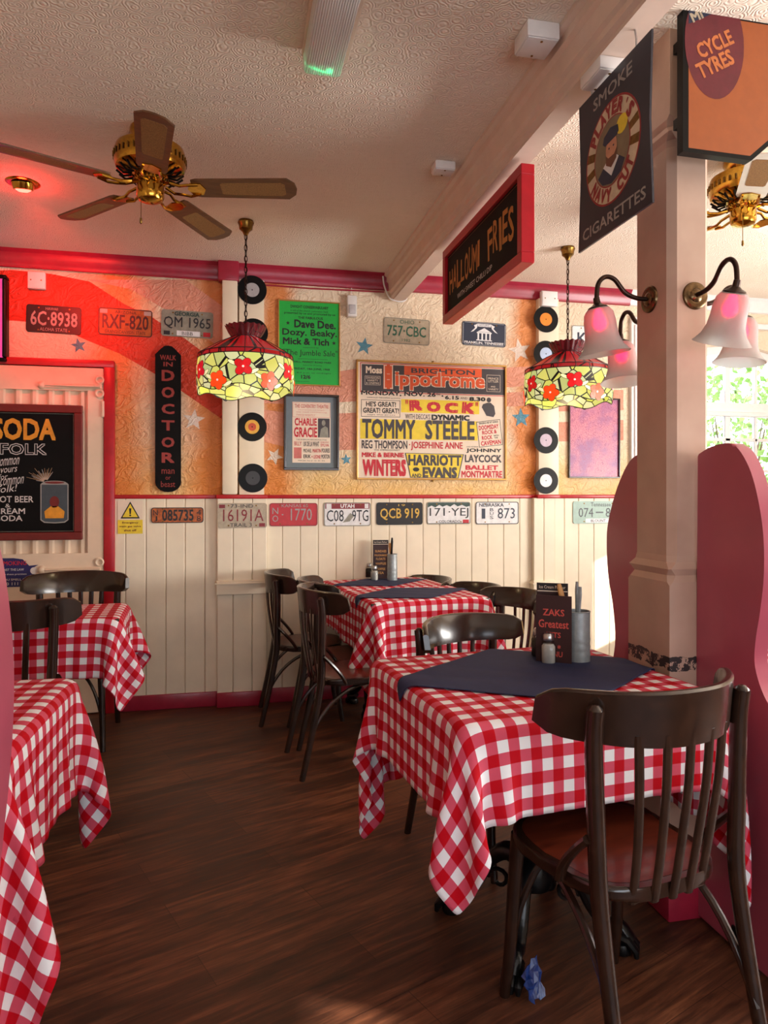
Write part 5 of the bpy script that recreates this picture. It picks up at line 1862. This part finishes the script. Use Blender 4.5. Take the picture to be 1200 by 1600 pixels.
def cloth_obj(name, label, cat, group, P, UV, mtl, loc, rz, thick=.0014, edge=None):
    ny, nx = P.shape[:2]
    me = bpy.data.meshes.new(name)
    a = np.arange(ny * nx).reshape(ny, nx)
    fs = np.stack([a[:-1, :-1], a[:-1, 1:], a[1:, 1:], a[1:, :-1]], -1).reshape(-1, 4)
    me.from_pydata([tuple(p) for p in P.reshape(-1, 3)], [], [tuple(int(i) for i in f) for f in fs])
    uv = me.uv_layers.new(name='UVMap')
    flat = UV.reshape(-1, 2)[fs.ravel()].astype(np.float32)
    uv.data.foreach_set('uv', flat.ravel())
    me.polygons.foreach_set('use_smooth', [True] * len(me.polygons))
    me.materials.append(mtl)
    o = bpy.data.objects.new(name, me)
    COL.objects.link(o)
    o.location = loc
    o.rotation_euler = (0, 0, rz)
    s = o.modifiers.new('soft', 'SUBSURF'); s.levels = 1; s.render_levels = 1
    q = o.modifiers.new('thick', 'SOLIDIFY'); q.thickness = thick; q.offset = 0.0
    tag(o, label, cat, group)
    return o


def tablecloth(label, cx, cy, rz, w, d, drops, top=.755, step=.024, extra=None, seed=1, uvoff=(0, 0), steps=120, shear=.045, bend=.03):
    """drops: left, right, near, far overhang"""
    l, r, n_, f_ = drops
    xs = np.arange(-w / 2 - l, w / 2 + r + step * .5, step)
    ys = np.arange(-d / 2 - n_, d / 2 + f_ + step * .5, step)
    X, Y = np.meshgrid(xs, ys)
    P0 = np.stack([X, Y, np.full_like(X, .007)], -1)
    UV = np.stack([X + uvoff[0] + 3, Y + uvoff[1] + 3], -1)
    P = drape(len(xs), len(ys), P0, hx=w / 2 - .003, hy=d / 2 - .003, zt=-.010, extra=extra, seed=seed, steps=steps, shear=shear, bend=bend)
    return cloth_obj('tablecloth', label, 'tablecloth', 'red gingham tablecloths', P, UV, M_GING, (cx, cy, top), rz)


def overlay(label, cx, cy, rz, w, d, e1, e2, off, top=.755, n=30, seed=3):
    """navy square laid cornerwise: half diagonals e1, e2 in table axes"""
    e1, e2, off = Vector(e1), Vector(e2), Vector(off)
    P0 = np.zeros((n, n, 3))
    for i in range(n):
        for j in range(n):
            u, v = i / (n - 1) - .5, j / (n - 1) - .5
            p = off + e1 * (u + v) + e2 * (u - v)
            P0[i, j] = (p.x, p.y, .011)
    P = drape(n, n, P0, hx=w / 2 - .003, hy=d / 2 - .003, zt=-.010, rc=.0205, seed=seed, steps=70, bend=.02)
    UV = P0[:, :, :2].copy()
    # faint creases in the laid cloth
    Z = .0022 * np.abs(np.sin(P0[:, :, 0] * 17 + 3 * np.sin(P0[:, :, 1] * 9))) * np.clip(1 - np.abs(P0[:, :, 1]) * 2, 0, 1)
    P[:, :, 2] += np.where(P[:, :, 2] > 0, Z, 0)
    return cloth_obj('table_runner', label, 'table runner', 'navy table toppers', P, UV, M_NAVY, (cx, cy, top), rz, .0012)


# front table by the pillar
FT = dict(cx=.882, cy=1.972, rz=math.radians(6.0), w=.772, d=.71)
pedestal_table('dark pedestal table with cast iron claw feet under the front gingham cloth', FT['cx'], FT['cy'], FT['rz'], FT['w'], FT['d'], PI / 4 + math.radians(4))


def keep_left(cx, cy, rz, lim):
    c, s = math.cos(rz), math.sin(rz)

    def fn(Q, P):
        X = cx + Q[:, 0] * c - Q[:, 1] * s
        Yw_ = cy + Q[:, 0] * s + Q[:, 1] * c
        ov = np.maximum(0, X - np.where(Yw_ > 1.86, lim - .088, lim))
        Q[:, 0] -= ov * c
        Q[:, 1] += ov * s
    return fn


tablecloth('red and white gingham tablecloth on the front table, its corner hanging low', FT['cx'], FT['cy'], FT['rz'], FT['w'], FT['d'], (.255, .37, .225, .39),
           extra=keep_left(FT['cx'], FT['cy'], FT['rz'], 1.395), seed=4, step=.020, shear=.036, bend=.022, steps=130)
overlay('navy cloth laid cornerwise on the front gingham table', FT['cx'], FT['cy'], FT['rz'], FT['w'], FT['d'], (.47, -.02, 0), (.02, .325, 0), (0.015, .02, 0))

# two tables pushed together in the middle
MT1 = dict(cx=.985, cy=3.735, rz=math.radians(7), w=.66, d=.50)
MT2 = dict(cx=.925, cy=4.225, rz=math.radians(7), w=.66, d=.46)
pedestal_table('dark pedestal table under gingham, nearer of the two pushed together in the middle', MT1['cx'], MT1['cy'], MT1['rz'], .66, .50, foot_r=.26)
pedestal_table('dark pedestal table under gingham, against the back wall', MT2['cx'], MT2['cy'], MT2['rz'], .66, .46, foot_r=.24)
tablecloth('red and white gingham tablecloth on the middle table away from the wall', seed=5, drops=(.27, .27, .28, .02), step=.028, **MT1)
tablecloth('red and white gingham tablecloth on the middle table against the wall', seed=6, drops=(.25, .25, .02, .02), step=.028, **MT2)
overlay('navy cloth laid cornerwise on the middle table away from the wall', MT1['cx'], MT1['cy'], MT1['rz'], .66, .50, (.38, .06, 0), (-.02, .22, 0), (-.02, .0, 0), n=24)
overlay('navy cloth laid cornerwise on the middle table against the wall', MT2['cx'], MT2['cy'], MT2['rz'], .66, .46, (.34, .06, 0), (-.02, .19, 0), (-.03, -.0, 0), n=24)

# left tables
LT1 = dict(cx=-.83, cy=1.925, rz=math.radians(-2), w=.75, d=.67)
LT2 = dict(cx=-.85, cy=3.485, rz=math.radians(3), w=.74, d=.46)
pedestal_table('dark pedestal table under the nearest left gingham cloth', LT1['cx'], LT1['cy'], LT1['rz'], LT1['w'], LT1['d'])
pedestal_table('dark pedestal table under gingham in front of the door', LT2['cx'], LT2['cy'], LT2['rz'], LT2['w'], LT2['d'], foot_r=.24)
tablecloth('red and white gingham tablecloth at the left, nearest the viewer, hanging almost to the floor', seed=8, drops=(.2, .31, .52, .30), **LT1)
tablecloth('red and white gingham tablecloth on the table in front of the door', seed=9, drops=(.2, .24, .25, .25), step=.028, **LT2)

# table behind the booth panel at the right edge
RT = dict(cx=2.06, cy=1.93, rz=0.0, w=.72, d=.70)
pedestal_table('dark pedestal table behind the pink booth panel', RT['cx'], RT['cy'], 0, RT['w'], RT['d'])
tablecloth('red and white gingham tablecloth glimpsed behind the pink booth panel', seed=10, drops=(.25, .25, .25, .25), step=.03, **RT)
overlay('navy cloth on the table glimpsed behind the pink booth panel', RT['cx'], RT['cy'], 0, RT['w'], RT['d'], (.34, 0, 0), (0, .34, 0), (0, 0.02, 0), n=20)
dup(ch0, (2.15, 2.45, 0), PI - .2, 'dark bentwood chair glimpsed behind the booth panel at the right picture edge', GR, 1.0)


# ------------------------------------------------------------------ things on the tables
M_SALT = mat('white_salt_grains', C(226, 222, 216), .8)
M_PEPPER = mat('ground_pepper', C(52, 44, 40), .8, var=.4, scale=300)
M_CLEAR = m_clear('shaker_glass', (.86, .88, .88, 1), .04)
M_MENUBROWN = mat('dark_brown_menu_card', C(52, 26, 26), .45, var=.1)
M_MENUBLK = mat('black_menu_header', C(24, 20, 22), .45)
M_WOODH = mat('light_wood_handle', C(206, 150, 84), .5)


def shaker(name, label, loc, fill, s=1.0):
    t = thing(name, label, 'shaker', loc, .3, None, s)
    sq = lambda r_: (lambda a, r, z: (r * (1 + .10 * abs(math.sin(2 * (a + PI / 4))) ** 2 * (z < .062) * (r > .012)), z))
    m = MB(); m.lathe([(0, 0), (.021, 0), (.023, .004), (.023, .056), (.018, .066), (.014, .070), (.014, .076)], 32, wav=sq(0)); m.build('glass', M_CLEAR, t)
    m = MB(); m.lathe([(0, .003), (.020, .003), (.0205, .052), (.015, .060), (0, .061)], 32, wav=sq(0)); m.build('contents', fill, t)
    m = MB(); m.lathe([(.0165, .070), (.017, .072), (.017, .086), (.013, .092), (0, .095)], 24); m.build('cap', M_STEEL, t)


def tin(name, label, loc, r, hh, rot, s_items):
    t = thing(name, label, 'cutlery holder', loc, rot)
    m = MB()
    prof = [(0, .002), (r - .002, .002), (r, 0)]
    for q in range(9):
        zz = hh * (.10 + .05 * q)
        prof += [(r, zz), (r + .0012, zz + .008), (r, zz + .016)] if q % 3 == 0 else []
    prof += [(r, hh * .8), (r, hh - .004), (r + .002, hh - .002), (r + .001, hh), (r - .002, hh), (r - .003, .006), (0, .006)]
    m.lathe(prof, 32)
    m.build('tin', M_GALV, t)
    return t


def knife(label, loc, lean, az, mtl, L=.22, kind='table_knife'):
    t = thing(kind, label, 'cutlery', loc, az, 'cutlery in the tins')
    Rm = Matrix.Rotation(lean, 3, 'X')
    m = MB(); m.tube([Rm @ Vector((0, 0, z)) for z in (L * .52, L * .62, L * .9, L)], [(.006, .004), (.008, .005), (.009, .006), (.006, .004)], 8); m.build('handle', mtl, t)
    m = MB(); m.tube([Rm @ Vector((0, 0, z)) for z in (0.0, L * .1, L * .54)], [(.004, .001), (.009, .0012), (.007, .0012)], 6); m.build('blade', M_STEEL, t)


def menu(name, label, loc, rz, w, hh, header, lines, footer=None):
    t = thing(name, label, 'menu', loc, rz)
    m = MB(); m.b2((-w / 2, -.001, 0), (w / 2, .001, hh)); m.build('card', M_MENUBROWN, t, smooth=False)
    p = PM()
    if header:
        p.rect(-w / 2 + .002, w / 2 - .002, hh - .024, hh - .002, -.0013, 0)
        p.text(header, -w * .42, w * .42, hh - .018, hh - .008, -.0016, 1, .0)
        p.rect(-w / 2 + .002, w / 2 - .002, hh - .028, hh - .025, -.0013, 1)
    for s, z0, z1, ww, mi in lines:
        p.text(s, -ww * w, ww * w, z0 * hh, z1 * hh, -.0016, mi, .015)
    p.build('lettering', [M_MENUBLK, M_PAPER, mat('coral_menu_ink', C(206, 82, 72), .5), M_WOODH], t, smooth=False)
    return t


ZT = .764
gx = lambda px, py, z=ZT: G(px, py, z)
a = gx(857, 1036); shaker('salt_shaker', 'glass salt shaker on the navy cloth of the front table', (a[0], a[1], ZT), M_SALT, 1.03)
a = gx(842, 1026); shaker('pepper_shaker', 'glass pepper shaker behind the salt on the front table', (a[0], a[1], ZT), M_PEPPER, 1.03)
a = gx(868, 1037); menu('menu_card', 'dark menu card with coral ZAKS GREATEST lettering, standing by the front salt shaker', (a[0] - .004, a[1] + .005, ZT), math.radians(-36), .112, .215, None,
                        [('ZAKS', .70, .80, .3, 2), ('Greatest', .52, .64, .42, 2), ('HITS', .38, .46, .2, 2), ('* * *', .22, .28, .2, 2), ('MENU', .10, .18, .25, 2)])
menu('menu_card', 'dark menu card headed Ice Cream Parlour, standing behind the coral lettered card', (a[0] + .025, a[1] + .075, ZT), math.radians(-30), .10, .245, 'Ice Cream Parlour', [('SUNDAES', .6, .66, .36, 2), ('SHAKES', .5, .56, .3, 2)])
a = gx(905, 1034); tn = (a[0], a[1] + .01)
tin('cutlery_tin', 'galvanised cutlery tin on the front table', (tn[0], tn[1], ZT), .0385, .162, 0, None)
for k_, (dx, dy, le, az, mt, L_, lb) in enumerate(((-.014, -.006, .08, .6, M_GALV, .235, 'grey handled knife standing in the front cutlery tin, leftmost'),
                                                 (-.004, .0, .06, -.4, M_GALV, .25, 'grey handled knife standing in the front cutlery tin, tallest'),
                                                 (-.004, .004, .22, -1.9, M_WOODH, .245, 'wooden handled knife leaning right out of the front cutlery tin'))):
    knife(lb, (tn[0] + dx, tn[1] + dy, ZT + .007), le, az, mt, L_)

a = gx(585, 907); shaker('salt_shaker', 'glass salt shaker on the middle table', (a[0], a[1], ZT), M_SALT, 1.0)
a = gx(578, 903); shaker('pepper_shaker', 'glass pepper shaker behind the salt on the middle table', (a[0], a[1] + .03, ZT), M_PEPPER, 1.0)
a = gx(594, 905); menu('menu_card', 'brown menu card with black header on the middle table', (a[0] + .01, a[1] + .03, ZT), math.radians(-8), .098, .245, 'Ice Cream Parlour',
                       [('SUNDAES', .68, .74, .36, 3), ('MILKSHAKES', .58, .63, .4, 3), ('FLOATS', .48, .54, .3, 3), ('WAFFLES', .36, .42, .34, 3), ('COFFEE', .22, .28, .3, 3), ('TEA', .12, .18, .2, 3)])
a = gx(613, 907); tn = a
tin('cutlery_tin', 'pale galvanised cutlery tin on the middle table', (a[0], a[1], ZT), .031, .165, 0, None)
for dx, dy, le, az, mt, L_, lb in ((-.012, -.008, .05, .5, M_IRON, .26, 'black handled knife standing in the middle cutlery tin'),
                                   (.004, .0, .08, -.9, M_WOODH, .225, 'wooden handled knife in the middle cutlery tin, left of its twin'),
                                   (.010, .004, .12, -1.5, M_WOODH, .228, 'wooden handled knife in the middle cutlery tin, rightmost')):
    knife(lb, (a[0] + dx, a[1] + dy, ZT + .007), le, az, mt, L_)

# crumpled blue packet under the front table foot
a = G(826, 1560, .0)
t = thing('blue_packet', 'crumpled blue packet under the near foot of the front table', 'packet', (a[0] + .012, a[1] - .008, 0), .4)
m = MB()
rn = random.Random(12)
nn_ = 7
g_ = [[m.bm.verts.new(((i / 6 - .5) * .05 + rn.uniform(-.004, .004), (j / 6 - .5) * .03 + rn.uniform(-.006, .006), .004 + .085 * (j / 6) * (.6 + .5 * (i / 6)) + rn.uniform(0, .012))) for i in range(7)] for j in range(7)]
for j in range(6):
    for i in range(6):
        m.bm.faces.new([g_[j][i], g_[j][i + 1], g_[j + 1][i + 1], g_[j + 1][i]])
o = m.build('wrapper', mat('shiny_blue_foil', C(26, 50, 112), .25, var=.3, scale=60, bump=.2), t, smooth=False)
so = o.modifiers.new('thick', 'SOLIDIFY'); so.thickness = .002
